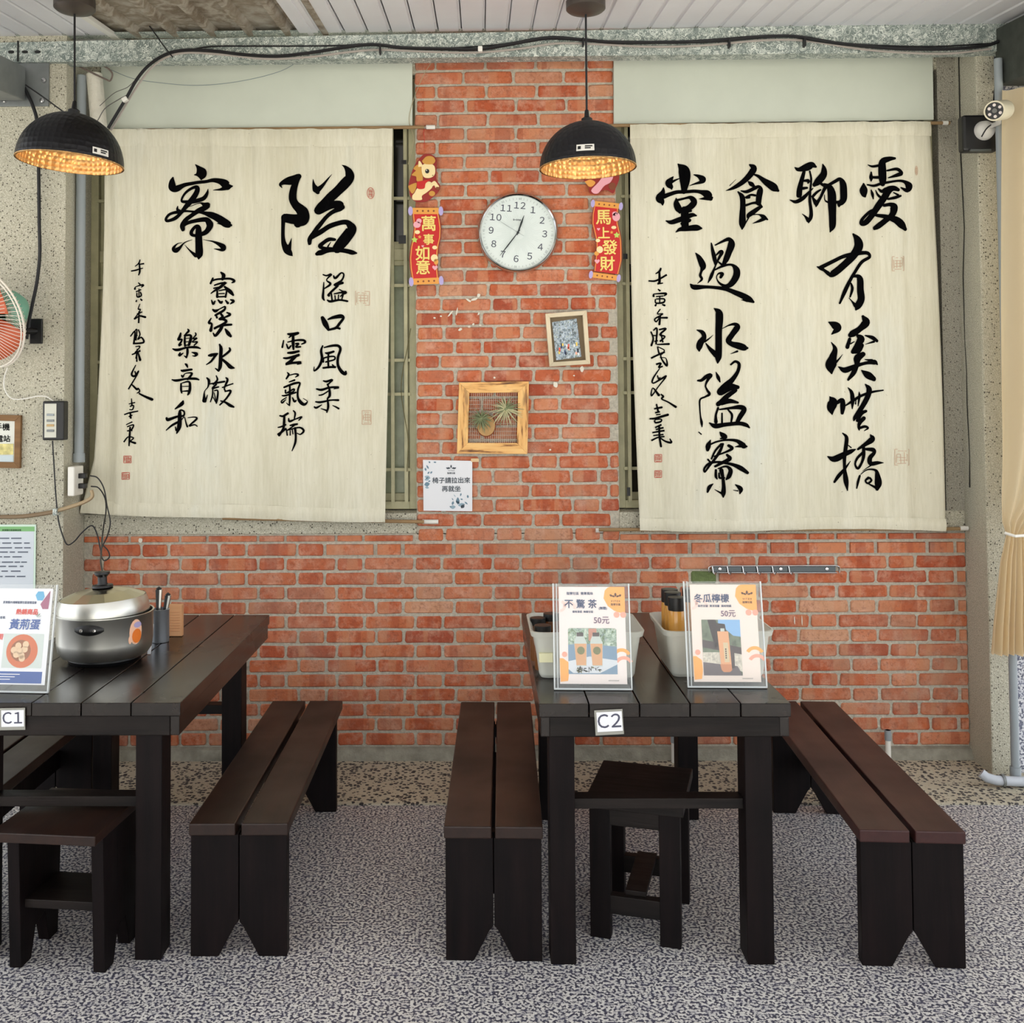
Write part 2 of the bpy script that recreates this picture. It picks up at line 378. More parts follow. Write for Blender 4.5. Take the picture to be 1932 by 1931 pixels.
# thin cut course under the sills
for xa, xb in ((XL, PL), (PR, XR)):
    for xc, w in row_bricks(xa, xb, -.355+.1795, (SW, HW), .359):
        small.append((xc, 0, w))
mb = MB()
for xa, xb in ((XL, PL), (PR, XR)):
    for xc, w in row_bricks(xa, xb, -.18, (SW, HW), .359): mb.box(xc-w/2, xc+w/2, D-.004, D+.03, 1.000, 1.026)
o = mb.build('cut_brick_course', M_brick, wb, bevel=.003); o['kind'] = 'stuff'
for k in range(14, 49):
    z = .069+BP*k+BP/2
    if k < 31:
        ph = -.355+(.1795 if k % 2 == 0 else 0)+random.uniform(-.012, .012); pat, per = (SW, HW), .359
    else:
        ph = (-.30 if k % 2 == 0 else -.19)+random.uniform(-.01, .01); pat, per = (SW,), SW+.013
        if k % 2: pat, per = (SW,), SW+.013
    for xc, w in row_bricks(PL, PR, ph, pat, per): brick(wm, xc, z, w)
# window tape remnants and paint spots stuck on the brick pier
M_spot = pbr('dried_white_paint', (225,220,205), .8)
mb = MB()
rs = random.Random(3)
for (px, py, w, h, a) in [(895,565,16,5,20),(884,567,12,4,-30),(903,558,8,7,60),(850,592,16,3,50),(862,588,16,3,80),(820,600,5,3,0),(832,597,4,3,0),(903,592,7,3,70),(868,622,9,5,30),(885,617,6,4,0),(893,612,5,4,45),(906,614,5,3,0),(1098,697,9,12,0),(1048,726,9,12,10),(933,713,5,4,0),(1083,709,4,3,0),(1038,849,5,4,0),(265,1020,9,9,0),(1157,1000,4,10,80),(1499,1171,2,18,2),(1513,1171,2,18,2),(1240,1175,3,4,0)]:
    c = P(px, py, D-.009); s = 1/412.
    pts = []
    for i in range(9):
        t = 2*pi*i/9; rr = rs.uniform(.75, 1.1); x, z = cos(t)*w/2*rr*s, sin(t)*h/2*rr*s; al = radians(a)
        pts.append((c.x+x*cos(al)-z*sin(al), c.y, c.z+x*sin(al)+z*cos(al)))
    mb.prism(pts, (0, -.0015, 0))
o = mb.build('paint_spots', M_spot, wm); o['kind'] = 'stuff'
# -- stone columns left and right, sills, lintel
wl = Box(-3.6, XL, 4.475, 5.0, 0, 3.35).build('wall_left', M_gran); struct(wl)
Box(-3.6, XL-.0, 4.470, 4.4765, 2.0, 2.0+.006).build('joint_groove', M_mortar, wl)
wr = MB().box(XR, XR+.085, 4.51, 5.0, 0, 3.35).build('wall_right', M_gran, bevel=.006); struct(wr)
pr = P(1845, 640, 4.51)
Box(XR-.001, XR+.086, 4.508, 4.72, pr.z, pr.z+.005).build('joint_groove', M_mortar, wr)
cr = MB()   # open crack running down the inner face
cp = [(1802,95),(1803,250),(1806,300),(1803,430),(1808,520),(1806,640),(1814,700),(1815,760),(1820,860),(1826,920)]
rc = random.Random(5)
pp_ = []
for px, py in cp:
    z = P(px, py, 4.66).z; pp_.append((z, 4.66-.0+rc.uniform(-.012, .012), rc.uniform(.002, .007)))
for (z0, y0, w0), (z1, y1, w1) in zip(pp_[:-1], pp_[1:]):
    cr.add([(XR-.0015, y0-w0, z0), (XR-.0015, y0+w0, z0), (XR-.0015, y1+w1, z1), (XR-.0015, y1-w1, z1)], [(0,1,2,3)])
cr.build('crack', M_dark, wr)
XW = 2.112
jb = struct(Box(XW, XR, D-.002, 5.0, 1.0, 3.35).build('trim_7', M_gran_shade)); jb['label'] = 'stone jamb right of the right window'
we = Box(XR+.085, 4.6, 4.525, 5.0, 0, 3.35).build('wall_far_right', pebble('washed_wall_bright', (216,218,222), (92,96,114), 110)); struct(we)
for n_, (xa, xb) in enumerate(((XL, PL), (PR, XR))):
    s0 = MB().prism([(xa, D-.004, 1.034), (xa, D-.004, 1.128), (xa, 4.84, 1.140), (xa, 4.84, 1.034)], (xb-xa, 0, 0)).build('trim_%d' % (2+n_), M_gran, bevel=.004); struct(s0)
    s0['label'] = 'stone sill below the %s window' % ('left' if n_ == 0 else 'right')
    l0 = Box(xa, xb, D, 4.95, 3.16, 3.35).build('trim_%d' % (4+n_), M_gran); struct(l0)
# -- windows
def window(n, x0, x1, side):
    z0, z1 = 1.140, 3.16; yf = 4.80
    w = Box(x0, x1, 4.90, 4.92, z0, z1).build('window_%d' % n, M_dark); struct(w)
    m = MB(); t = .036
    m.box(x0, x0+t, yf-.03, yf+.06, z0, z1).box(x1-t, x1, yf-.03, yf+.06, z0, z1)
    m.box(x0+t, x1-t, yf-.03, yf+.06, z0, z0+t).box(x0+t, x1-t, yf-.03, yf+.06, z1-t, z1)
    m.build('window_frame', M_frame, w, bevel=.002)
    zt = P(760, 480, yf).z
    Box(x0+t, x1-t, yf-.012, yf+.055, zt-.03, zt+.025).build('transom', M_frame, w, bevel=.002)
    nx = 4; pw = (x1-x0-2*t)/nx
    for i in range(nx):
        a = x0+t+i*pw; b = a+pw
        for (za, zb) in ((z0+t, zt-.03), (zt+.025, z1-t)):
            s = MB(); q = .022
            s.box(a, a+q, yf+.0, yf+.04, za, zb).box(b-q, b, yf, yf+.04, za, zb).box(a+q, b-q, yf, yf+.04, za, za+q*1.6).box(a+q, b-q, yf, yf+.04, zb-q, zb)
            sh_ = s.build('sash', M_frame, w, bevel=.001)
            near = (i == nx-1 and side > 0 and za < 1.5)
            Box(a+q, b-q, yf+.02, yf+.024, za+q, zb-q).build('pane', M_glassg if near else M_glassd, sh_)
    g = []
    for py in (375, 539, 680, 744, 886): g.append(P(760, py, yf-.03).z)
    for z in g: Box(x0+.03, x1-.03, yf-.040, yf-.028, z-.007, z+.007).build('grille_bar', M_frame, w)
    xv = [P(p, 600, yf-.03).x for p in (741, 766)] if side > 0 else [P(p, 600, yf-.03).x for p in (1184,)]
    k = x0+.12
    while k < x1-.1:
        if all(abs(k-q) > .1 for q in xv): xv.append(k)
        k += .16
    for x in xv: Box(x-.008, x+.008, yf-.052, yf-.040, z0+.03, z1-.03).build('grille_bar', M_frame, w)
    return w
w1 = window(1, XL, PL, 1); w2 = window(2, PR, XW, -1)
mb = MB()
for px, py, w_, h_ in ((762,306,10,8),(759,452,14,16)):
    c = P(px, py, 4.745); mb.box(c.x-w_/820, c.x+w_/820, 4.744, 4.7455, c.z-h_/820, c.z+h_/820)
mb.build('black_tape', M_black, w1)
mb = MB()
for px, py, w_, h_ in ((1180,484,8,10),(1186,928,6,16)):
    c = P(px, py, 4.745); mb.box(c.x-w_/820, c.x+w_/820, 4.744, 4.7455, c.z-h_/820, c.z+h_/820)
mb.build('black_tape', M_black, w2)
# -- pale boards over the window heads
for lab, a, b, c_, d_ in (('pale green board above the left window behind the cables', (190,118), (778,112), (778,240), (190,243)), ('pale green board above the right window', (1158,104), (1760,98), (1762,226), (1158,234))):
    pts = [P(x, y, 4.694) for x, y in (a, b, c_, d_)]
    pts[0].z += .06; pts[1].z += .06
    o = MB().prism([pts[3], pts[2], pts[1], pts[0]], (0, .012, 0)).build('fascia_board', M_board, bevel=.002)
    tag(o, lab, 'board')
# -- galvanised C-beam
def zb(x): return 3.150+(x+2.1)*.0008
def zt(x): return 3.238+(x+2.12)*.0098
xa, xb = -3.4, 3.6
bm = thing('steel_beam', 'galvanised steel beam running the full width under the ceiling', 'beam', (0, 4.45, 3.15))
MB().add([(xa,4.45,zb(xa)),(xb,4.45,zb(xb)),(xb,4.45,zt(xb)),(xa,4.45,zt(xa)),(xa,4.455,zb(xa)),(xb,4.455,zb(xb)),(xb,4.455,zt(xb)),(xa,4.455,zt(xa))],
    [(0,1,2,3),(4,7,6,5),(0,4,5,1),(3,2,6,7),(0,3,7,4),(1,5,6,2)]).build('web', M_galv, bm)
MB().prism([(xa,4.4495,zb(xa)-.001),(xa,4.52,zb(xa)-.001),(xa,4.52,zb(xa)+.014),(xa,4.516,zb(xa)+.014),(xa,4.516,zb(xa)+.003),(xa,4.4495,zb(xa)+.003)], (xb-xa, 0, .003)).build('bottom_flange', M_galv, bm)
MB().box(xa, xb, 4.4495, 4.52, 3.275, 3.279).build('top_flange', M_galv, bm)
mb = MB()
for px in (21, 47, 71):
    c = P(px, 98, 4.4485); mb.prism([(c.x+.013*cos(t)*1.1, c.y, c.z+.007*sin(t)) for t in [2*pi*i/12 for i in range(12)]], (0, -.001, 0))
mb.build('bolt_slot', M_dark, bm)
c = P(34, 95, 4.4485); Box(c.x-.004, c.x+.004, 4.4475, 4.449, 3.152, 3.245).build('splice_gap', M_dark, bm)
# -- ceiling of narrow white strips, falling towards the camera; stained corrugated sheet in a gap
ce = struct(Box(-3.8, 4.2, 1.5, 5.0, 0, .004).build('ceiling', M_ceilg))
SL = .116
def cz(y): return 3.272-SL*(4.45-y)
ce.data.transform(Matrix.Identity(4))
for v in ce.data.vertices: v.co.z += cz(v.co.y)+.030
gx0, gx1 = P(215, 71, 4.45).x, P(553, 66, 4.45).x
pitch = .1035; x = -3.7
pm_ = {}
while x < 4.1:
    a, b = x+.002, x+pitch-.002
    if not (a > gx0-.02 and b < gx1+.08):
        ya, yb = 1.6, 4.9
        m = MB().prism([(a, ya, cz(ya)+.006), (a+.004, ya, cz(ya)), (b-.012, ya, cz(ya)), (b-.008, ya, cz(ya)+.004), (b-.003, ya, cz(ya)+.004), (b, ya, cz(ya)), (b, ya, cz(ya)+.012), (a, ya, cz(ya)+.012)], (0, yb-ya, (yb-ya)*SL))
        m.build('ceiling_strip', M_ceil, ce)
    x += pitch
def corr_mat():
    k = NT('stained_corrugated_sheet'); v = k.coords(); n1 = k.noise(v, 5, 5, .6, (1, .8, 1)); 
    c = k.ramp(n1, [(.3, lin((176,170,158))), (.45, lin((130,118,100))), (.5, lin((170,162,148))), (.6, lin((112,98,80))), (.68, lin((150,142,128)))])
    k.l(c, k.b.inputs['Base Color']); k.b.inputs['Roughness'].default_value = .8; return k.m
m = MB(); prof = []
xx = gx0-.02; i = 0
while xx < gx1+.1:
    prof += [(xx, .034), (xx+.085, .034), (xx+.10, .008), (xx+.125, .008), (xx+.14, .034)]; xx += .1675
vs = []
for (a, h) in prof: vs += [(a, 1.8, cz(1.8)+h-.012), (a, 4.9, cz(4.9)+h-.012)]
fs = [(2*i, 2*i+1, 2*i+3, 2*i+2) for i in range(len(prof)-1)]
co = MB().add(vs, fs).build('corrugated_sheet', corr_mat(), ce); co['label'] = 'stained corrugated sheet showing in the gap of the ceiling'
MB().prism([(gx0-.03, 1.8, cz(1.8)-.008), (gx0-.03, 1.8, cz(1.8)+.01), (gx0, 1.8, cz(1.8)+.01), (gx0, 1.8, cz(1.8)-.008)], (0, 3.1, 3.1*SL)).build('edge_trim', M_white, ce)
MB().prism([(gx1+.06, 1.8, cz(1.8)-.004), (gx1+.06, 1.8, cz(1.8)+.03), (gx1+.085, 1.8, cz(1.8)+.03), (gx1+.085, 1.8, cz(1.8)-.004)], (0, 3.1, 3.1*SL)).build('edge_trim', M_ceil, ce)
# -- brackets and rafters at both ends of the beam
pa = P(92, 200, 4.465); pb = P(-60, 118, 4.465)
br = thing('gusset_plate', 'grey steel gusset plate bolted to the left column under the beam', 'bracket', (pa.x, 4.47, pa.z))
Box(pb.x, pa.x, 4.462, 4.474, pa.z, 3.15).build('plate', M_steel, br, bevel=.002)
mb = MB()
for px, py in ((83,152),(80,190),(9,190),(25,141)):
    c = P(px, py, 4.46); MB().lathe([(0, .012), (.010, .010), (.012, 0)], 10, Matrix.Translation((c.x, 4.462, c.z)) @ Matrix.Rotation(pi/2, 4, 'X')).build('bolt', M_chrome, br)
pass
a = P(48, 190, 4.44)
ra = MB().prism([(a.x-.16, 4.44, a.z), (a.x, 4.44, a.z), (a.x, 4.44, a.z+.15), (a.x-.16, 4.44, a.z+.15)], (0, -1.9, -.22)).build('rafter', M_steel, bevel=.004)
tag(ra, 'grey steel rafter end at the top left corner', 'rafter')
a = P(1893, 150, 4.40)
ra = MB().prism([(a.x, 4.46, a.z-.01), (a.x+.5, 4.46, a.z-.01), (a.x+.5, 4.46, a.z+.24), (a.x, 4.46, a.z+.24)], (.0, -1.2, -.139)).build('rafter', pbr('dark_rusty_steel', (66,70,64), .7, .2, var=(12, .3)))
tag(ra, 'dark rusty steel rafter at the top right corner above the curtain', 'rafter')
# -- the open front of the porch (behind the photographer): eaves beam and posts
for i, x in enumerate((-4.2, -1.6, 1.0, 3.9)):
    o = struct(Box(x-.09, x+.09, -.5, -.32, 0, 2.72).build('trim_%d' % (10+i), M_gran))
o = struct(MB().prism([(-5.2, -.6, 2.70), (5.2, -.6, 2.70), (5.2, 1.62, 2.962), (-5.2, 1.62, 2.962)], (0, 0, .03)).build('ceiling_front', M_ceil))
o = struct(Box(-5.2, 5.2, -.6, -.52, 2.56, 2.70).build('trim_20', M_galv))
# ================================================================ CALLIGRAPHY BANNERS
def fold_l(x, z):
    u = x; t = (z-1.1)/1.9
    return 1.5*(.0052*sin(31*u+1.2+1.3*sin(2.1*z))+.0035*sin(57*u+.8*z)+.0025*sin(96*u+2+1.5*z)*(.4+.6*max(0, t))+.004*sin(3.1*z+5*u))
def fold_r(x, z):
    u = x; t = (z-1.1)/1.9
    return 1.5*(.0052*sin(27*u+.3+1.1*sin(1.9*z))+.0035*sin(49*u+1.8+.7*z)+.0025*sin(88*u+1+1.2*z)*(.4+.6*max(0, t))+.003*sin(2.7*z+4*u))
YB = 4.655
def banner(name, label, corners, fold, edgefn, hem_t, hem_b):
    th = thing('calligraphy_banner', label, 'banner', tuple(P(*corners[3], YB)), group=None)
    (x0, y0), (x1, y1), (x2, y2), (x3, y3) = corners           # TL TR BR BL in photo pixels
    nu, nv = 150, 110; vs = []; fs = []
    for j in range(nv+1):
        v = j/nv
        for i in range(nu+1):
            u = i/nu
            px = (1-v)*((1-u)*x0+u*x1)+v*((1-u)*x3+u*x2); py = (1-v)*((1-u)*y0+u*y1)+v*((1-u)*y3+u*y2)
            dx, dy = edgefn(u, v); px += dx; py += dy
            p = P(px, py, YB); p.y -= fold(p.x, p.z); vs.append(tuple(p))
    for j in range(nv):
        for i in range(nu):
            a = j*(nu+1)+i; fs.append((a, a+1, a+nu+2, a+nu+1))
    o = MB().add(vs, fs).build('cloth', M_cloth, th, smooth=True)
    sd_ = o.modifiers.new('thick', 'SOLIDIFY'); sd_.thickness = .0012; sd_.offset = 1
    for nm, va, vb in (('top_hem', 0.0, hem_t), ('bottom_hem', 1-hem_b, 1.0)):
        vs = []; fs = []
        for j in range(5):
            v = va+(vb-va)*j/4
            for i in range(nu+1):
                u = i/nu
                px = (1-v)*((1-u)*x0+u*x1)+v*((1-u)*x3+u*x2); py = (1-v)*((1-u)*y0+u*y1)+v*((1-u)*y3+u*y2)
                dx, dy = edgefn(u, v); p = P(px+dx, py+dy, YB)
                bulge = .006*sin(pi*j/4)+.0008*sin(260*p.x+30*p.z)
                p.y -= fold(p.x, p.z)*.7+.0022+bulge; vs.append(tuple(p))
        for j in range(4):
            for i in range(nu):
                a = j*(nu+1)+i; fs.append((a, a+1, a+nu+2, a+nu+1))
        MB().add(vs, fs).build(nm, M_cloth, th, smooth=True)
    return th
def ink(parent, fold, crop, strokes, mat=None, name='brush_character', wscale=1.13, lift=.0030):
    ox, oy, s = crop; m = MB()
    q = lambda x, y: (lambda p: (p.x, p.y-fold(p.x, p.z)-lift, p.z))(P(ox+x/s, oy+y/s, YB))
    for st in strokes:
        n = 5 if len(st) > 2 else 4
        pts = spline(st, n); k = len(pts); vs = []
        for i, (x, y, w) in enumerate(pts):
            a = pts[max(i-1, 0)]; b = pts[min(i+1, k-1)]
            dx, dy = b[0]-a[0], b[1]-a[1]; L = math.hypot(dx, dy) or 1
            w = max(w, 3)*.5*wscale; nx_, ny_ = -dy/L*w, dx/L*w
            vs += [q(x+nx_, y+ny_), q(x, y), q(x-nx_, y-ny_)]
        m.add(vs, [(3*i+j, 3*i+3+j, 3*i+4+j, 3*i+1+j) for i in range(k-1) for j in (0, 1)])
        for (x, y, w) in (pts[0], pts[-1]):                     # rounded brush ends
            if w > 12:
                r = w*.5*wscale; m.add([q(x, y)]+[q(x+r*cos(2*pi*t/10), y+r*sin(2*pi*t/10)) for t in range(10)], [(0, t+1, (t+1) % 10+1) for t in range(10)])
    return m.build(name, mat or M_ink, parent)
def pst(txt):
    """'x,y,w x,y,w;...' -> list of strokes"""
    return [[tuple(float(c) for c in p.split(',')) for p in s.split()] for s in txt.replace('\n', ';').split(';') if s.strip()]
def seal(parent, fold, px, py, w, h, mat, oval=False, seed=1, th=1.3):
    r = random.Random(seed); st = []
    if oval:
        st.append([(w/2*cos(t), h/2*sin(t), th) for t in [2*pi*i/14 for i in range(15)]])
        for dx in (-.2, .0, .2): st.append([(w*dx, -h*.36, th), (w*dx+r.uniform(-1, 1), h*.36, th)])
        for dy in (-.2, .1): st.append([(-w*.3, h*dy, th), (w*.3, h*dy+1, th)])
    else:
        a, b = w/2, h/2
        for s in ([(-a,-b),(a,-b)], [(a,-b),(a,b)], [(a,b),(-a,b)], [(-a,b),(-a,-b)]): st.append([(x, y, th) for x, y in s])
        for i in range(5):
            y = -b+h*(i+.5)/5; st.append([(-a*.8+r.uniform(0, a*.4), y, th), (a*.8-r.uniform(0, a*.4), y+r.uniform(-1, 1), th)])
        for i in range(4):
            x = -a+w*(i+.5)/4; st.append([(x, -b*.8+r.uniform(0, b*.5), th), (x+r.uniform(-1, 1), b*.8-r.uniform(0, b*.5), th)])
    m = MB(); q = lambda x, y: (lambda p: (p.x, p.y-fold(p.x, p.z)-.0022, p.z))(P(px+x, py+y, YB))
    for s in st:
        k = len(s); vs = []
        for i, (x, y, w_) in enumerate(s):
            a_, b_ = s[max(i-1, 0)], s[min(i+1, k-1)]; dx, dy = b_[0]-a_[0], b_[1]-a_[1]; L = math.hypot(dx, dy) or 1
            vs += [q(x-dy/L*w_/2, y+dx/L*w_/2), q(x+dy/L*w_/2, y-dx/L*w_/2)]
        m.add(vs, [(2*i, 2*i+2, 2*i+3, 2*i+1) for i in range(k-1)])
    return m.build('seal_stamp', mat, parent)
def edge_l(u, v):
    l = (1-u)
    return ((26*math.exp(-((v)/.12)**2) * 0 - 20*max(0, v-.86)/.14*l + 8*sin(pi*v)*l, 5*sin(pi*u)*v*(v > .5)*.6+1.5*sin(9*u)*(v)))
def edge_r(u, v): return (-5*sin(pi*v)*(1-u)+4*sin(pi*v)*u, 2.5*sin(7*u)*v)
bl = banner('l', 'cream cloth banner with two huge brushed characters over poem columns, left of the brick pier', [(196,244),(741,243),(727,985),(172,968)], fold_l, edge_l, .045, .035)
brn = banner('r', 'wide cream cloth banner densely brushed with large black characters, right of the brick pier', [(1189,235),(1757,229),(1785,1001),(1207,1001)], fold_r, edge_r, .035, .03)
def rod(parent, a, b, wa=None, wb_=None):
    pa, pb = P(*a, 4.672), P(*b, 4.672)
    MB().tube([pa, pb], .008, 8).build('rod', M_rod, parent, smooth=True)
for (a, b) in (((200,247),(800,240)), ((420,978),(800,985))): rod(bl, a, b)
for (a, b) in (((1150,237),(1792,232)), ((1130,1000),(1826,998))): rod(brn, a, b)
def cap(parent, px0, px1, py, y=4.672, r=.0105):
    MB().tube([P(px0, py, y), P(px1, py, y)], r, 10).build('white_tape', M_white, parent, smooth=True)
cap(bl, 804, 821, 240, 4.69); cap(bl, 797, 827, 985, 4.69); cap(brn, 1778, 1788, 232); cap(brn, 1811, 1826, 997); cap(brn, 1124, 1138, 1001, 4.69)
# --- left banner, the two huge characters
A = (290, 290, 8.776)
ink(bl, fold_l, A, pst('''690,180,8 740,230,60 785,300,150 790,370,130 785,425,25;670,355,5 730,350,50 770,340,60
335,395,10 320,470,75 320,560,110 350,600,85 420,575,90 560,525,55 750,475,48 950,455,52 1100,465,85 1190,510,125 1240,550,95 1310,545,20;1230,560,100 1120,600,40 1000,620,8
900,585,10 880,660,50 820,740,60 700,790,60 600,810,50 490,805,40 485,750,35 560,650,35 650,575,40 720,560,60 720,630,70 670,730,75 600,830,70 520,930,65 440,1010,55 340,1090,50 240,1120,42 205,1090,45 250,1030,42 330,990,40 430,970,50 600,965,30 800,975,45 950,1020,90 1080,1080,110 1200,1160,120 1270,1190,90 1290,1195,40;1060,1165,6 1150,1170,50 1200,1190,60
405,870,10 400,930,40 450,960,40
600,890,8 760,820,16 830,840,60 900,855,80 850,890,80 740,950,70 640,1030,55 540,1120,65 490,1200,85 500,1260,70
510,1210,40 600,1150,50 740,1105,60 860,1090,75 920,1150,105 935,1200,115 880,1280,80 800,1330,60 700,1360,45 640,1345,50 640,1290,45 690,1220,45 740,1220,70 745,1350,92 750,1500,98 755,1620,105 750,1690,90 745,1745,20
700,1690,60 620,1620,25 530,1520,6
650,1430,5 520,1490,20 440,1560,48 370,1605,75 335,1580,50 360,1530,28 410,1490,14 490,1480,5
815,1420,5 980,1460,22 1100,1510,58 1165,1560,85 1140,1600,48 1010,1585,6'''))
A = (500, 290, 8.777)
ink(bl, fold_l, A, pst('''285,570,8 252,515,45 300,480,70 420,440,125 530,385,100 560,375,75;555,370,75 500,480,92 465,600,105 455,740,112 500,840,120 580,920,150 625,990,190 610,1080,220 540,1150,130
620,1080,150 450,1080,145 340,1070,130;310,1050,70 303,1200,58 302,1380,58 320,1500,80 370,1600,110 420,1660,70 450,1690,14;437,1395,5 415,1500,38 395,1570,70
803,430,5 815,520,45 850,600,100 870,640,60;860,610,80 930,540,55 1010,450,32 1105,335,4
1270,185,6 1330,220,50 1385,300,110 1400,400,150 1310,500,150 1180,630,140 1050,750,135 930,870,120 870,925,80
880,950,110 1000,890,110 1130,840,110 1230,850,130 1275,880,80;1240,900,90 1120,960,60 1000,1060,60 900,1190,60 820,1310,58 750,1420,75 745,1490,60
790,1400,50 900,1310,70 1050,1210,72 1200,1150,70 1340,1130,75 1410,1190,110 1430,1260,165 1350,1370,165 1260,1480,160 1190,1570,140
1150,1420,45 1060,1420,58 970,1470,58 910,1540,58 1000,1570,48 1100,1580,58;1090,1460,8 1040,1540,26
865,1668,50 920,1640,80 1050,1605,60 1200,1595,60 1350,1610,68 1450,1640,66 1520,1655,25'''))
# --- right banner, top row
A = (1220, 280, 7.43)
ink(brn, fold_r, A, pst('''450,215,20 510,275,115 535,350,135 540,450,120 535,550,80 530,600,60
380,390,10 340,440,60 310,490,90 345,540,60 355,570,15;340,480,36 400,445,26 480,410,8
650,375,10 730,400,50 780,440,90 760,475,46 600,525,6
235,550,10 225,620,60 185,700,105 215,760,60 220,800,15;240,680,56 330,640,50 450,605,46 600,605,42 750,615,50 850,650,105 895,700,70 920,690,30;860,700,60 730,715,6
420,690,10 425,770,78 455,850,88 470,895,30;440,720,30 560,690,30 620,695,50 660,760,78 600,830,78 500,870,66 620,880,28
540,860,100 540,960,90 545,1100,88;270,1020,15 350,1035,55 480,990,66 620,940,58 690,950,20;600,1010,46 500,1050,36
410,1175,10 480,1130,50 600,1120,68 700,1120,76 765,1125,25'''))
ink(brn, fold_r, A, pst('''1440,240,25 1490,290,78 1440,380,75 1350,470,62 1240,540,46 1110,595,5;1170,520,10 1260,430,4
1480,375,15 1580,410,50 1690,480,80 1790,550,100 1845,590,35
1415,465,10 1455,505,52 1490,540,36
1285,605,15 1340,680,60 1350,800,65 1345,950,75 1345,1060,78 1340,1140,10
1325,595,15 1400,610,42 1500,570,46 1560,545,40 1590,580,78 1570,680,85 1560,770,78
1380,690,20 1450,660,28 1510,670,30;1390,705,10 1430,690,36
1390,800,30 1480,775,30 1560,780,46 1615,820,30;1600,820,40 1500,890,58 1430,940,56 1410,970,20
1440,940,18 1560,935,15 1640,960,58 1700,995,20;1650,985,48 1560,1030,32 1475,1060,5;1345,1090,50 1390,1040,18 1430,970,16'''))
A = (1470, 280, 7.156)
ink(brn, fold_r, A, pst('''215,260,15 260,290,50 350,270,88 430,235,78 485,255,30
320,330,38 290,450,48 270,560,58 265,640,58;400,320,22 420,420,28 410,560,28 400,700,38 420,850,44 415,940,48 380,1020,12;380,980,55 340,930,24 300,890,6
310,450,24 380,450,42 370,490,12;310,550,38 360,545,28
145,695,10 230,720,44 310,680,48 390,600,28 450,545,10
592,205,10 610,270,58 600,360,88 520,450,88 465,500,50
570,480,38 620,500,40;560,560,20 500,600,30 440,660,34;440,670,26 490,750,56 490,790,18;500,750,46 560,660,36 610,560,42 640,510,46
620,480,30 680,520,60 710,620,88 715,760,88 720,900,78 720,1050,68 695,1125,15
680,490,38 750,450,42 815,420,46 855,480,76 865,600,84 860,700,78 810,755,60 800,800,10
620,620,8 630,700,16 700,730,32 800,730,40 850,710,60'''))
ink(brn, fold_r, A, pst('''1175,235,10 1250,245,28 1350,230,34;1545,145,30 1480,145,60 1400,180,80 1395,300,95 1400,420,88 1400,480,60
1240,330,25 1235,400,60 1235,440,26;1250,390,30 1340,390,38;1460,300,22 1570,290,38 1640,340,48 1580,370,46 1470,400,12
1170,505,18 1280,505,32 1400,470,34 1560,450,28 1680,455,40 1740,510,78 1720,570,56 1630,540,18
1120,490,20 1122,570,88 1130,640,60 1145,675,10
1235,570,18 1255,620,46 1270,680,18;1305,560,10 1340,630,28 1400,680,28;1345,545,18 1390,580,42 1440,545,36
1590,570,40 1530,545,66 1470,570,90 1430,650,80 1340,780,80 1260,890,78 1150,1010,66 1100,1020,50 1110,960,36 1200,870,36 1300,820,28
1470,685,28 1560,670,38 1625,650,26;1530,600,12 1590,640,26
1420,770,38 1500,760,48 1540,800,78 1520,900,66 1430,980,66 1340,1050,66 1285,1080,46;1310,900,36 1450,925,56 1560,970,78 1640,1040,96 1690,1095,50'''))
A = (1280, 430, 7.725)
ink(brn, fold_r, A, pst('''245,375,15 300,450,70 350,560,90 330,630,38 310,700,38 335,755,32 265,820,6
480,225,18 500,330,48 530,450,58 540,530,26;540,250,18 640,200,32 740,165,56 780,230,98 740,350,88 700,450,78 660,530,46
550,400,18 610,345,36 635,360,46 590,450,32 540,560,22 480,700,46 430,800,15;560,470,18 640,540,28
520,620,18 640,560,32 780,535,32 850,600,76 850,700,88 780,810,78 690,850,46 600,800,26 560,720,14 590,665,22 640,670,46 620,720,36
170,815,10 230,870,68 400,865,42 600,875,46 750,910,58 900,970,72 1020,1040,78 1085,1085,30;1000,1060,46 915,1050,4'''))
ink(brn, fold_r, A, pst('''525,1175,15 590,1230,88 600,1330,98 590,1500,88 590,1650,88 590,1780,88 585,1880,88 580,1930,60 575,1980,12
260,1495,15 340,1530,58 365,1600,68 310,1680,88 290,1750,76 290,1800,20;380,1660,28 440,1620,18 510,1560,4
395,1690,18 460,1770,50 550,1850,80
640,1470,8 740,1420,22 830,1405,46 860,1450,78 790,1550,74 730,1640,74 770,1690,68 880,1720,88 960,1750,80 1000,1755,30;860,1800,28 755,1840,4'''))
A = (1280, 670, 6.894)
ink(brn, fold_r, A, pst('''240,335,20 290,330,36 360,280,46 420,265,46 380,320,36 345,400,22 370,460,28 400,510,36 340,545,22 270,580,22 265,680,18 275,800,18 290,880,32 295,940,8
490,220,8 520,290,42 545,350,16;250,1000,12 285,1030,16
680,125,22 740,85,30 790,120,36 770,220,42 700,320,58 620,400,78 550,480,86;560,490,66 660,420,86 770,420,46
740,460,46 640,530,56 560,610,56 520,640,56;560,620,66 660,600,56 770,620,26
520,690,28 490,780,28 490,870,46;540,710,18 680,690,32 800,680,56 850,710,56 800,800,56 760,870,46
570,760,18 570,880,22;640,710,18 690,780,28 680,870,22
400,885,15 480,925,56 620,905,46 780,890,46 870,910,46 915,945,18'''))
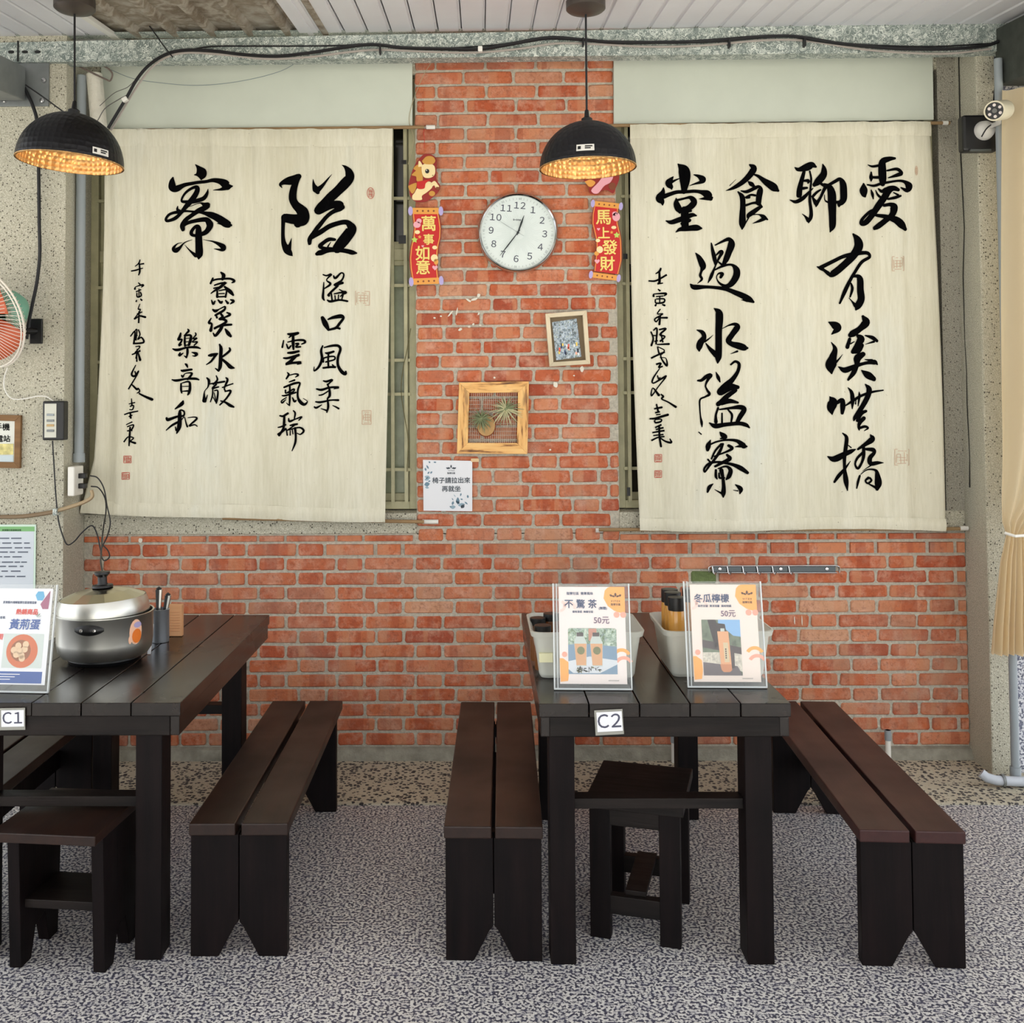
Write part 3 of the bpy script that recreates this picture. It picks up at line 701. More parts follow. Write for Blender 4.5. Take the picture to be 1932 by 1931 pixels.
ink(brn, fold_r, A, pst('''540,1000,10 575,1040,56 610,1070,46 550,1090,15;415,1110,15 385,1180,66 375,1230,46;400,1170,22 500,1130,22 640,1105,26 760,1120,42 840,1180,66 880,1190,22;800,1185,36 725,1195,6
560,1160,26 480,1250,26 430,1350,22;580,1160,28 540,1260,36 470,1360,32 400,1440,30 335,1520,22 330,1470,26 400,1410,28 520,1395,28 680,1420,36 800,1470,56 890,1530,38
380,1360,22 420,1400,22;650,1180,36 690,1215,36 600,1270,22 470,1320,18;630,1300,28 660,1350,46 560,1410,36 480,1450,28
490,1500,28 490,1580,32 510,1620,12;520,1480,15 620,1450,26 670,1500,46 650,1580,46 620,1620,18
560,1500,50 580,1600,36 590,1720,42 585,1800,52 585,1860,8;560,1800,26 470,1750,5;530,1540,18 540,1600,26 600,1600,18
455,1675,8 400,1720,46 375,1780,26;725,1680,10 800,1740,56 790,1800,18;760,1765,15 700,1755,6'''))
A = (1520, 430, 6.661)
ink(brn, fold_r, A, pst('''590,85,22 640,150,78 655,240,98 600,340,88 520,430,78 420,520,78 340,580,72 300,580,36;290,565,46 240,530,36 190,510,42 135,490,10;190,500,46 330,430,42 450,370,42 560,340,46 740,320,42 790,370,36 700,430,36 630,530,36 560,650,36 490,800,46 425,950,22
570,620,18 640,610,42 675,650,68 680,780,74 690,900,78 650,985,76 620,1040,12;620,980,46 580,930,18 540,880,8;565,700,18 580,770,32 555,870,18'''))
ink(brn, fold_r, A, pst('''300,1180,10 370,1220,78 400,1270,76 335,1340,8
335,1435,8 375,1520,42 350,1630,78 325,1730,116 340,1830,18;350,1730,36 410,1660,18 460,1590,4
715,1115,30 750,1190,88 680,1270,66 590,1330,76 560,1350,56
550,1400,36 520,1500,46;560,1460,15 610,1430,10;640,1350,28 690,1400,88 640,1480,58 590,1560,48;700,1480,56 660,1540,66 600,1570,28
745,1355,15 840,1385,46 905,1420,36;860,1430,28 745,1465,5
720,1590,56 650,1640,88 640,1720,56 600,1820,56 530,1910,28
415,1750,15 490,1790,66 620,1740,46 760,1700,36 870,1690,56 910,1715,20;740,1655,8 830,1670,36
700,1790,10 780,1850,78 860,1900,56'''))
A = (1540, 690, 7.727)
ink(brn, fold_r, A, pst('''215,455,15 250,520,106 230,620,106 245,710,18;310,540,46 370,500,50 380,590,66 370,695,38
455,320,10 510,390,46 525,500,56 520,635,12;415,585,18 520,520,36 640,450,36 800,390,32 990,360,18
625,380,8 630,450,36 610,595,12;580,480,10 570,560,18;720,275,18 770,340,66 760,430,66 700,560,66 620,680,66 560,760,50 545,800,22
730,665,36 660,700,56 600,800,46;700,770,56 640,830,56 620,900,36 630,940,18;640,910,36 720,890,36 760,915,26 705,955,8'''))
ink(brn, fold_r, A, pst('''375,985,15 430,1050,48 420,1180,52 400,1320,46 400,1500,38 420,1680,66 440,1825,12
170,1325,10 270,1365,80 400,1290,66 500,1250,56 575,1220,12;440,1150,8 500,1195,18
490,1390,8 420,1480,28 330,1600,42 270,1700,28
795,1010,15 820,1070,76 740,1140,56 610,1220,30;700,1200,46 700,1320,46 670,1420,36 610,1500,36 565,1440,28 600,1350,36 690,1270,36
740,1220,36 830,1230,56 850,1270,46 790,1350,56 800,1430,56 900,1420,46 995,1420,8;800,1460,18 680,1545,4
640,1610,28 610,1700,36 590,1790,18;650,1590,10 760,1520,18 870,1530,36 900,1620,76 910,1720,98 890,1800,50;870,1780,36 760,1720,14
770,1640,36 730,1680,26 760,1720,26 810,1680,26 790,1640,26'''))
# --- left banner, poem columns
A = (370, 500, 6.9)
for s in ('''325,95,10 365,140,33 350,190,23;225,180,18 190,240,20;200,215,13 300,190,16 450,185,18 505,215,22 470,240,8
250,270,13 340,240,16 400,240,13;380,240,26 300,310,22 190,375,10;240,310,13 330,290,13;380,290,18 450,350,33 490,395,18
285,340,13 285,420,22;300,340,10 400,330,13 390,420,18;300,380,10 380,375,10;290,420,13 390,415,13
200,455,10 230,510,23 260,470,10;290,455,10 330,495,23 350,470,8;385,460,10 420,500,23;450,455,10 495,475,23 450,515,8''',
'''215,580,12 260,605,26 310,580,10 380,545,14 370,590,20 260,660,18;200,690,10 160,750,23 205,770,18 190,850,33
270,650,10 280,690,18;400,620,10 450,650,22 370,690,13;330,640,18 350,680,22 310,710,18 360,710,22 400,740,22 340,780,18 250,830,20
250,825,18 350,790,20 465,780,18;350,790,22 320,850,26 260,925,22 225,885,12;380,830,10 420,890,33 455,930,22''',
'''310,1030,12 330,1090,26 325,1200,26 320,1320,28 300,1390,12;300,1380,18 255,1345,8
145,1180,12 200,1175,28 285,1160,16;270,1170,22 200,1250,20 120,1300,8;435,1075,12 440,1120,20 330,1210,16
330,1220,18 400,1280,26 450,1330,33 505,1345,8''',
'''125,1465,10 160,1510,26 145,1590,12 100,1650,8 95,1770,32;110,1780,18 140,1690,6
270,1440,10 285,1500,16 230,1555,16;170,1550,10 260,1540,16 370,1520,16;270,1560,16 210,1610,16 300,1590,13
220,1610,13 215,1700,16 180,1790,10;240,1640,10 290,1640,13 285,1740,16 270,1810,12;225,1720,8 270,1790,10 240,1660,8
385,1465,10 410,1500,20 370,1600,13 380,1640,13;340,1600,10 410,1570,12 485,1545,10
370,1650,10 450,1640,18 400,1730,16 310,1830,12;320,1770,10 380,1790,18 440,1830,26 485,1850,16'''): ink(bl, fold_l, A, pst(s), wscale=1.6)
A = (290, 610, 8.4)
for s in ('''545,90,10 560,130,23 480,205,12;500,200,18 590,195,22 585,280,28 560,350,22;500,210,18 495,290,26 500,360,22;510,245,8 570,240,10;510,300,10 570,295,10;500,355,13 580,345,13
425,160,18 410,220,28 385,265,18 450,260,18 400,350,22 440,340,13;655,145,10 665,185,16 620,250,10 680,235,18 610,300,10 685,295,18 640,350,13
300,405,10 370,425,28 520,390,20 660,380,26 730,400,13;540,390,22 540,470,26 525,550,13;520,540,22 480,515,6
420,460,10 405,510,28 475,470,6;600,460,8 670,485,33 650,520,18 610,515,6''',
'''495,640,10 525,665,26 545,710,8;425,740,10 460,755,26 600,735,22;440,830,18 460,850,22 500,800,10 600,790,18 590,830,22 540,890,22
290,895,10 360,910,26 500,885,20 650,880,26 715,900,12;430,960,18 430,1050,22 440,1105,16;440,950,10 560,930,20 575,1020,26 560,1100,26 535,1145,12;440,1005,8 560,1000,10;450,1080,10 540,1075,18''',
'''460,1240,22 440,1280,38 340,1365,10;210,1510,28 240,1530,33 380,1480,22 470,1465,20 475,1400,18 420,1380,18 410,1440,33 410,1550,38 400,1650,38 365,1755,10
400,1560,22 300,1620,22 200,1700,10;350,1640,10 360,1700,16;430,1540,10 480,1490,10 510,1590,16 530,1640,20;535,1500,8 640,1490,13 670,1520,20 560,1630,16 640,1610,13 685,1640,10'''): ink(bl, fold_l, A, pst(s), wscale=1.6)
A = (580, 500, 6.657)
for s in ('''190,120,10 240,135,13 300,120,18 240,190,10 290,240,20 210,300,10;205,215,8 200,330,16 195,410,20 215,450,10
325,130,10 350,165,20 420,100,13 455,120,13 430,190,16 350,250,26;345,250,22 440,225,20;380,260,18 270,370,18 270,385,22
395,305,8 440,330,13 480,345,22 440,370,13 410,400,10;300,360,13 310,440,13;330,365,10 440,350,16 430,440,10;345,380,10 350,440,10;390,370,10 385,440,10
245,440,10 290,460,20 400,440,16 500,455,16''',
'''190,665,28 225,740,43 265,815,22;260,685,13 330,660,26 420,645,33 450,670,22 400,740,22 360,790,22 280,815,18;370,790,18 405,800,18''',
'''195,1010,10 175,1080,18 185,1180,20 150,1280,18 95,1335,12 95,1280,6;205,1040,10 290,1020,18 380,1015,22 415,1060,22 385,1160,20 385,1260,22 430,1340,28 480,1370,26 485,1330,8
220,1105,10 260,1110,20 330,1090,18;265,1120,16 260,1200,16 265,1290,16;200,1220,13 210,1170,13 330,1150,13 340,1190,13 230,1220,13;200,1295,16 280,1285,18 350,1285,18;310,1250,10 340,1280,13''',
'''195,1455,10 240,1465,18 315,1445,16 250,1510,12;125,1560,13 180,1570,20 280,1540,16 395,1540,18 330,1560,6;250,1500,13 275,1560,18 280,1640,22 250,1680,13;270,1580,10 190,1630,12 145,1640,10
105,1720,10 170,1725,18 290,1700,13 390,1700,18;250,1680,13 260,1780,20 240,1860,10;240,1830,16 170,1805,6;90,1780,10 120,1795,18 185,1755,6;315,1765,6 360,1785,13 395,1805,16'''): ink(bl, fold_l, A, pst(s), wscale=1.6)
A = (500, 610, 7.72)
for s in ('''340,160,18 400,165,33 480,145,26;400,170,22 350,215,10;410,190,22 410,290,28 415,380,18;275,255,13 255,350,20;330,280,10 450,250,18 560,250,22 590,280,22 530,310,10
320,310,13 345,370,18 380,330,13;450,300,18 490,300,18 450,345,18 520,345,16;340,435,18 400,430,26 490,410,22;275,510,16 340,510,22 490,465,26;440,490,28 370,560,28 310,600,22 400,580,22 525,575,26 465,605,6''',
'''325,715,8 350,750,20 315,810,16;360,760,10 440,740,13 485,755,20 440,790,8;350,860,10 430,830,18;280,935,18 370,900,20 440,875,22 510,875,18 480,970,18 480,1080,22 520,1150,33 580,1185,26 625,1140,10 560,1095,5
300,980,18 310,1020,13 420,960,16 410,1000,13 310,1020,10;365,920,16 365,1080,20 360,1200,13;240,1055,10 300,1055,18 450,1010,16;320,1080,10 240,1130,13 250,1160,18 310,1110,8;400,1080,10 430,1140,22 460,1120,10;345,1190,13 310,1160,6''',
'''215,1350,16 260,1355,20 335,1315,22;280,1350,22 275,1450,26 260,1540,22 200,1635,22;180,1520,10 230,1510,16 300,1480,16;190,1620,22 300,1540,20
410,1270,10 440,1310,18 430,1390,13;345,1380,10 360,1430,22 440,1400,13 540,1365,16 490,1420,10;370,1490,13 420,1480,22 470,1470,18;430,1490,13 330,1560,13
310,1540,13 325,1630,16;330,1560,10 500,1520,16 570,1565,22 520,1620,13 465,1600,8;370,1560,10 370,1630,13;400,1550,10 410,1620,10;440,1530,22 450,1650,20 440,1750,20 395,1865,8'''): ink(bl, fold_l, A, pst(s), wscale=1.6)
A = (220, 480, 5.22)
for s in ('240,55,8 225,90,10 180,120,5;225,105,8 280,95,10;140,165,8 200,155,10 270,140,6;230,90,10 235,170,14 220,210,8',
'215,280,6 240,300,10;180,340,14 190,320,6 270,305,12 250,330,6;190,370,8 250,350,8;200,380,8 205,420,10 250,410,10 240,370,8;225,340,8 225,430,8;190,470,12 200,450,8;240,440,8 260,460,12',
'235,490,6 215,540,8 240,550,8 170,640,8;200,590,8 260,570,8;175,640,8 230,610,10 285,620,14;225,560,10 220,680,12',
'135,810,8 180,760,10 170,880,12;170,770,8 200,740,8 190,850,10;180,800,6 210,800,6;215,740,8 235,790,10 210,840,8 250,820,10 270,870,12 160,880,10',
'185,910,6 235,910,8 180,970,8;150,990,8 240,950,12;205,930,8 200,990,12 190,1030,8;215,970,8 235,1040,18;200,1010,8 200,1060,10',
'190,1090,6 150,1180,12 180,1200,14 220,1150,10 190,1210,8 120,1330,10;180,1150,8 190,1180,10;150,1280,8 200,1330,14 215,1320,8 230,1350,10 200,1370,6;220,1370,10 280,1400,14 340,1430,18',
'150,1420,6 155,1490,10;125,1475,6 185,1460,8;135,1500,8 170,1490,8 160,1530,8 130,1530,6;80,1580,8 140,1560,10 215,1545,8;140,1560,10 145,1620,12;125,1600,8 160,1585,8',
'100,1680,6 160,1650,8;110,1700,8 170,1680,8 150,1730,10 110,1740,8;130,1720,8 160,1740,8;140,1700,10 135,1790,12 130,1890,8;80,1850,10 120,1800,8 170,1810,8 130,1850,8;130,1840,8 185,1860,14'): ink(bl, fold_l, A, pst(s), wscale=1.6)
A = (1200, 490, 5.36)
for s in ('250,85,10 235,120,14 195,145,6;120,220,10 200,215,12 310,155,12;235,130,12 235,230,16 215,245,10 270,240,8',
'220,300,8 245,320,12;175,370,16 185,350,8 300,345,14 280,370,8;200,375,8 275,370,8;195,400,8 200,440,10 275,435,12 280,400,10 200,400,8;238,370,8 238,440,8;195,465,14 205,450,8;260,455,8 285,465,14',
'245,500,8 215,550,8 270,550,8 190,600,10 200,630,10 230,600,8;220,590,8 310,590,14;245,560,10 235,655,14',
'145,730,10 170,800,12 150,870,14;170,720,8 210,700,12 200,860,12;170,770,8 200,770,8;180,830,8 220,820,10;230,710,10 300,700,12 240,760,12 290,780,10 240,830,12;250,740,8 270,840,10;210,860,8 330,855,14',
'215,880,8 240,960,12 285,920,8 215,880,6;145,1000,12 230,960,12 290,935,12;245,950,8 260,1010,10 310,1075,14 300,1000,6 240,990,6;200,1060,12 250,1050,12 230,1090,12 270,1080,10',
'240,1100,6 165,1210,12 175,1250,10 300,1180,14;215,1170,8 230,1210,10 245,1190,8;300,1190,10 230,1280,8 150,1380,10 165,1300,8 230,1370,18;250,1360,8 275,1385,14 260,1410,10 320,1440,10 400,1490,16',
'205,1460,10 225,1540,14;180,1510,10 260,1495,14;190,1550,10 245,1540,10;200,1570,8 250,1565,8;130,1610,10 200,1605,14 320,1570,16;185,1625,10 195,1650,12 250,1640,12 255,1615,8 185,1620,8',
'190,1700,10 260,1670,12;200,1720,10 280,1700,12;160,1750,10 290,1730,12;170,1780,8 280,1770,10;150,1830,12 220,1800,10 290,1790,10;235,1690,14 240,1800,14 255,1890,14;240,1800,8 300,1840,12 355,1850,14 340,1810,6'): ink(brn, fold_r, A, pst(s), wscale=1.6)
for px, py, w, h, m, ov in ((699,364,13,21,M_seal,True),(684,563,26,26,M_sealf,False),(692,788,16,26,M_sealf,False),(242,867,13,13,M_seal,False),(239,898,13,13,M_seal,False)): seal(bl, fold_l, px, py, w, h, m, ov, px)
for px, py, w, h, m, ov in ((1693,498,20,27,M_sealf,False),(1701,863,26,30,M_sealf,False),(1242,865,14,14,M_seal,False),(1242,895,14,13,M_seal,False),(1727,323,5,17,M_sealf,True)): seal(brn, fold_r, px, py, w, h, m, ov, px)
# ================================================================ TABLES, BENCHES, STOOLS
def make_table(label, loc, TW, TL, li=.030, lb=.058):
    t = thing('dining_table', label, 'table', loc, 0, 'dark plank tables')
    H, TH = .75, .040; x0 = -TW/2; n = 5; pw = TW/n
    for i in range(n):
        g = .0015
        Box(x0+i*pw+g, x0+(i+1)*pw-g, random.uniform(-.002, .002), TL+random.uniform(-.003, .003), H-TH, H-random.uniform(0, .0015)).build('plank', M_wood, t, bevel=.0025, local=True)
    za, zb_ = H-TH-.058, H-TH
    Box(x0+.032, -x0-.034, .004, .036, za, zb_).build('apron', M_woodx, t, bevel=.003, local=True)
    Box(x0+.04, -x0-.04, TL-.04, TL-.012, za, zb_).build('apron', M_woodx, t, bevel=.003, local=True)
    for s in (-1, 1):
        a = s*(-x0)-s*.034; b = s*(-x0)-s*.006
        Box(min(a, b), max(a, b), .006, TL-.01, za, zb_).build('apron', M_wood, t, bevel=.003, local=True)
    lw = .074
    lx = [(x0+.030, x0+.030+lw), (-x0-.058-lw-.004, -x0-.058)]
    lx[0] = (x0+li, x0+li+lw)
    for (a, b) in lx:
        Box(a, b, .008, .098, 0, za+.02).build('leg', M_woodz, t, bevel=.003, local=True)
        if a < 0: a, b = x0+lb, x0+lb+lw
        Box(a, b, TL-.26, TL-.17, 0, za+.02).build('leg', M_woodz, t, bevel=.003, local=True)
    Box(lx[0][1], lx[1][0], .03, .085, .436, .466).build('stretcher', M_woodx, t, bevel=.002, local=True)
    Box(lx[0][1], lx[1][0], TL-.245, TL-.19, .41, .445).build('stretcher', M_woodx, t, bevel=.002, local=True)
    return t
t2 = make_table('dark plank table marked C2 with two drink signs on it', (.527, 3.016, 0), .734, 1.30)
t1 = make_table('dark plank table marked C1 with the steel pot on it', (-1.260, 3.036, 0), .738, 1.27, .095, .095)
def make_bench(label, loc, rz, w, L, top, gap=.014, gl=None, legin=.035, height=.39):
    b = thing('bench', label, 'bench', loc, rz, 'low plank benches')
    th = .036; H = height
    for s in (-1, 1):
        a, c = (s*gap/2, s*w/2)
        Box(min(a, c), max(a, c), 0, L, H-th, H).build('seat_plank', top, b, bevel=.004, local=True)
    def panel(y, t=.04):
        zt_ = H-th; e = w/2-.004; fw = e*.58
        for s in (-1, 1):
            pts = [(s*e, 0), (s*(e-fw), 0), (s*.012, .088), (s*.0015, .10), (s*.0015, zt_), (s*e, zt_)]
            if s < 0: pts = pts[::-1]
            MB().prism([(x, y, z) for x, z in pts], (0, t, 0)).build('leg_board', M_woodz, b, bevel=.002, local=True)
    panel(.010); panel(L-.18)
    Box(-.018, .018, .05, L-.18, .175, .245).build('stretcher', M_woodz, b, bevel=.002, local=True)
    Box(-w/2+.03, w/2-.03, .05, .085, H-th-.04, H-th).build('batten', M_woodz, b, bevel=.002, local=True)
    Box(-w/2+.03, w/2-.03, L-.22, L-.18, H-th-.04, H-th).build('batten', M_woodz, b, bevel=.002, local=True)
    return b
make_bench('low red-brown plank bench to the right of table C2, slightly askew', (1.230, 3.003, 0), radians(-3.1), .298, 1.295, M_wredt, gap=.016)
make_bench('low dark brown plank bench pushed against the left side of table C2', (.026, 3.033, 0), radians(-1.15), .289, 1.26, M_wbrn, gap=.010)
make_bench('low dark brown plank bench to the right of table C1 under the left banner', (-.726, 3.056, 0), radians(.4), .293, 1.26, M_wbrn, gap=.018)
make_bench('low plank bench half hidden behind table C1 at the left edge', (-1.715, 3.06, 0), radians(.2), .298, 1.26, M_wbrn, gap=.014)
# stool under C2: open leg frames
s2 = thing('stool', 'square dark stool with open leg frames standing under table C2', 'stool', (.497, 3.30, 0), radians(-16.2), 'dark wooden stools')
H = .42
w, d = .272, .325
Box(-w/2-.012, w/2+.012, -d/2-.012, d/2+.012, H-.03, H).build('seat', M_woodx, s2, bevel=.003, local=True)
for sx in (-1, 1):
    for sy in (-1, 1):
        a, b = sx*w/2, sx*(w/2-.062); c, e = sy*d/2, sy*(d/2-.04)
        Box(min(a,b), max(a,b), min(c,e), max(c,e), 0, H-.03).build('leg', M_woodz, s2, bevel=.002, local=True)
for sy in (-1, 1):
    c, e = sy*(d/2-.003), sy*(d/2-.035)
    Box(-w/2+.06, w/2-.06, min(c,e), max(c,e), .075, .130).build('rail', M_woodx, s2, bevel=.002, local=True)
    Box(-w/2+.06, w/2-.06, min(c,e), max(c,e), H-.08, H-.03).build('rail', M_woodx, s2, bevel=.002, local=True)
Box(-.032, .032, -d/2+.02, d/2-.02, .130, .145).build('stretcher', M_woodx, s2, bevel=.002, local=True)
# stool under C1: plank sides with notched feet and a shelf
s1 = thing('stool', 'small dark stool with plank sides and a shelf, half under table C1', 'stool', (-1.222, 3.105, 0), radians(-5.5), 'dark wooden stools')
w, d = .29, .225
Box(-w/2-.015, w/2+.008, -.20, .145, H-.028, H).build('seat', M_wbrn, s1, bevel=.003, local=True)
for sx in (-1, 1):
    x = sx*w/2; t_ = -sx*.036; y0, y1 = -.125, .105
    pts = [(y0+.01, 0), (y0+.065, 0), (y0+.09, .085), (y1-.09, .10), (y1-.06, 0), (y1-.01, 0), (y1+.01, H-.028), (y0-.01, H-.028)]
    m = MB().prism([(x, y, z) for y, z in (pts if sx > 0 else pts[::-1])], (t_, 0, 0)); m.build('side_board', M_woodz, s1, bevel=.002, local=True)
Box(-w/2+.036, w/2-.036, -.10, .08, .165, .19).build('shelf', M_woodx, s1, bevel=.002, local=True)
# paper number signs taped to the table fronts
def numsign(label, body, c, size, rot):
    p = P(*c, 3.008 if body == 'C2' else 3.03)
    s = thing('table_number', label, 'sign', mat=Matrix.Translation(p) @ Matrix.Rotation(radians(rot), 4, 'Y') @ WALLM)
    w, h = size
    Box(-w/2-.006, w/2+.003, -h/2-.010, h/2+.006, -.0012, 0).build('tape_film', pbr('clear_tape', (190,190,180), .25, alpha=.45), s, local=True)
    cd_ = Box(-w/2, w/2, -h/2, h/2, 0, .0012).build('card', M_paper, s, local=True)
    text(body, h*.92, pbr('slate_print', (70,72,92), .6), cd_, Matrix.Translation((0, -.001, .0016)), bold=.012, fw=True)
numsign('white card reading C2 taped to the front edge of the table', 'C2', (1150, 1362), (.073, .056), -3)
numsign('white card reading C1 taped to the front edge of the table', 'C1', (24, 1356), (.067, .048), -1)
# ================================================================ THINGS ON THE WALL
# --- clock
cc = P(977, 440, D-.012); R_ = .186
ck = thing('wall_clock', 'round chrome-rimmed wall clock on the brick pier', 'clock', mat=Matrix.Translation(cc) @ Matrix.Rotation(radians(4.4), 4, 'Y') @ WALLM)
MB().lathe([(R_-.016, 0), (R_, .0), (R_+.0005, .012), (R_-.003, .026), (R_-.010, .032), (R_-.016, .026), (R_-.016, .010)], 64).build('rim', M_chrome, ck, smooth=True, local=True)
dial = MB().lathe([(0, .011), (R_-.014, .011)], 64).build('dial', pbr('clock_dial', (226,236,232), .5), ck, local=True)
MB().lathe([(0, -.0), (R_-.016, 0)], 48).build('back_plate', M_white, ck, local=True)
M_num = pbr('clock_print', (62,66,84), .6); M_faint = pbr('faint_dial_print', (150,160,160), .6)
nm = []
for h in range(1, 13):
    a = pi/2-2*pi*h/12; r = .1235
    rot = {5: 0}.get(h, 0)
    text(str(h), .041, M_num, dial, Matrix.Translation((r*cos(a), r*sin(a), .0122)), name='numeral', bold=.006, fw=True)
m = MB()
for k in range(60):
    a = 2*pi*k/60
    if k % 5 == 0: continue
    m.obox(Matrix.Rotation(a, 4, 'Z') @ Matrix.Translation((.157, 0, .0118)), .009, .0012, .0005)
m.build('minute_mark', M_faint, dial, local=True)
for k, b in ((0, '60'), (1, '5'), (11, '55'), (2, '10'), (3, '15'), (4, '20'), (5, '25'), (6, '30'), (7, '35'), (8, '40'), (9, '45'), (10, '50')):
    a = pi/2-2*pi*k/12
    text(b, .014, M_faint, dial, Matrix.Rotation(-2*pi*k/12, 4, 'Z') @ Matrix.Translation((0, .157, .012)), name='minute_numeral')
m = MB()
for k in range(72):
    a = 2*pi*k/72; r1 = .07+.02*sin(k*1.3); 
    m.obox(Matrix.Rotation(a, 4, 'Z') @ Matrix.Translation(((.03+r1)/2+.012, 0, .0114)), r1-.01, .0008, .0003)
m.build('sunburst', pbr('sunburst_line', (205,216,212), .6), dial, local=True)
text('a-one', .016, M_num, dial, Matrix.Translation((-.008, .06, .0124)), name='dial_word', bold=.01)
def hand(name, ang, L, tail, w, z, mat):
    a = radians(90-ang); m4 = Matrix.Translation((0, 0, z)) @ Matrix.Rotation(a, 4, 'Z')
    MB().prism([m4 @ Vector(p) for p in ((-tail, -w*.6, 0), (L*.6, -w, 0), (L, -w*.25, 0), (L, w*.25, 0), (L*.6, w, 0), (-tail, w*.6, 0))], m4.to_3x3() @ Vector((0, 0, .0015))).build(name, mat, ck, local=True)
M_hand = pbr('black_hand', (26,36,38), .4)
hand('hour_hand', 18-4.4+2, .083, .012, .004, .016, M_hand); hand('minute_hand', 216-4.4+2, .135, .015, .0028, .018, M_hand)
hand('second_hand', 300-4.4+2, .105, .032, .0008, .020, M_faint)
MB().lathe([(0, .0225), (.005, .0225), (.006, .014)], 16).build('hub', M_hand, ck, local=True)
# --- New Year charms
M_red = pbr('charm_red', (200,24,22), .5); M_redb = pbr('charm_red_border', (150,32,24), .5); M_ora = pbr('charm_orange', (232,160,70), .5)
M_gtxt = pbr('charm_gold_letters', (242,216,120), .5); M_lil = pbr('charm_lilac', (184,170,220), .5); M_pnk = pbr('charm_pink', (238,170,180), .5)
M_cream = pbr('charm_cream', (246,224,168), .5); M_grn = pbr('charm_green', (190,214,96), .5); M_mane = pbr('charm_mane_gold', (206,150,62), .5); M_brn = pbr('charm_brown', (128,62,30), .5)
def flat(parent, px_pts, crop, y, mat, name, t=.002):
    ox, oy, s = crop
    pts = [P(ox+x/s, oy+yy/s, y) for x, yy in px_pts]
    return MB().prism(pts, (0, t, 0)).build(name, mat, parent)
def blob(pts, n=4): 
    q = [p for p in spline(pts+[pts[0]], n)]; return q[:-1]
def circ(cx, cy, rx, ry=None, n=14): ry = ry or rx; return [(cx+rx*cos(2*pi*i/n), cy+ry*sin(2*pi*i/n)) for i in range(n)]
def star(cx, cy, r, n=5): return [(cx+(r if i % 2 == 0 else r*.55)*cos(-pi/2+pi*i/n), cy+(r if i % 2 == 0 else r*.55)*sin(-pi/2+pi*i/n)) for i in range(2*n)]
def heart(cx, cy, r): return [(cx+r*.0625*16*sin(t)**3, cy-r*.0625*(13*cos(t)-5*cos(2*t)-2*cos(3*t)-cos(4*t))) for t in [2*pi*i/16 for i in range(16)]]
def charm(label, crop, body_l, body_r, rodt, rodb, chars, extras, string):
    Y = D-.022
    c = thing('new_year_charm', label, 'ornament', tuple(P(crop[0]+rodb[0][0]/crop[2], crop[1]+rodb[0][1]/crop[2], Y)), group='red hanging charms')
    edge = body_l+body_r[::-1]
    cx = sum(p[0] for p in edge)/len(edge)
    flat(c, [(x+(12 if x > cx else -12), y) for x, y in edge], crop, Y, M_redb, 'scroll_backing', .003)
    flat(c, edge, crop, Y-.001, M_ora, 'scroll_border', .001)
    sb_ = flat(c, [(x+(-14 if x > cx else 14), y) for x, y in edge], crop, Y-.002, M_red, 'scroll_body', .001)
    for (a, b) in (rodt, rodb):
        (x0, y0), (x1, y1) = a, b; dx, dy = x1-x0, y1-y0; L = math.hypot(dx, dy); ux, uy = dx/L, dy/L; nx, ny = -uy*42, ux*42
        rr = c
        r0 = flat(c, [(x0+nx, y0+ny), (x0-nx, y0-ny), (x1-nx, y1-ny), (x1+nx, y1+ny)], crop, Y-.0035, M_ora, 'scroll_roller', .004)
        for (x, y, sgn) in ((x0, y0, -1), (x1, y1, 1)):
            ang = atan2(dy, dx)
            pts = [(x+sgn*30*ux+32*cos(t)*ux-62*sin(t)*(-uy)*0+32*cos(t)*0-62*sin(t)*uy, y+sgn*30*uy+32*cos(t)*uy+62*sin(t)*ux) for t in [2*pi*i/14 for i in range(14)]]
            flat(r0, pts, crop, Y-.0045, M_lil, 'roller_end', .005)
        for k in range(4):
            fx = x0+dx*(.18+.21*k); fy = y0+dy*(.18+.21*k)
            flat(r0, [(fx-16, fy), (fx, fy-16), (fx+16, fy), (fx, fy+16)], crop, Y-.004, M_brn, 'roller_motif', .0008)
    s = crop[2]
    for (ch, x, y, size) in chars:
        p = P(crop[0]+x/s, crop[1]+y/s, Y-.0045); loc = Matrix.Translation(p) @ WALLM
        text(ch, size/s/412*1.12, M_gtxt, sb_, loc, name='lettering', bold=.022, local=False)
    for pts, mat, nme in extras: flat(sb_, pts, crop, Y-.0042, mat, nme, .0016)
    cable('string', [P(*q, D-.018) for q in string], .0012, M_red, c, 5, 3)
    return c
CL = (750, 280, 7.15)
ch1 = charm('red paper charm reading 萬事如意 with a cream pony, left side of the brick pier', CL,
  [(205,860),(215,960),(230,1080),(215,1200),(185,1330),(170,1480),(178,1620),(205,1780)],
  [(545,870),(565,960),(580,1080),(575,1200),(545,1330),(535,1450),(530,1600),(545,1750)],
  ((205,845),(555,845)), ((215,1800),(560,1785)),
  [('萬',420,1030,195),('事',420,1240,140),('如',340,1430,185),('意',345,1620,185)],
  [(star(230,1235,46), M_grn, 'star'), (circ(263,1030,50,44), M_pnk, 'pig_sticker'), (circ(290,980,36,34), M_pnk, 'pig_sticker'), (circ(268,1130,36,26), M_cream, 'gold_ingot'), (circ(502,1338,34,26), M_cream, 'gold_ingot'), (star(300,1195,26), M_ora, 'star'),
   (circ(497,1480,48,50), M_cream, 'pony_sticker'), (circ(520,1530,30,40), M_ora, 'pony_sticker'), (heart(505,1610,38), M_pnk, 'heart'), (heart(340,1320,18), M_pnk, 'heart')],
  [(800,280),(801,262),(799,252),(801,243)])
cpy = D-.026
def pf(pts, mat, nme, z=0, n=4): return flat(ch1, blob(pts, n), CL, cpy-z, mat, nme, .002)
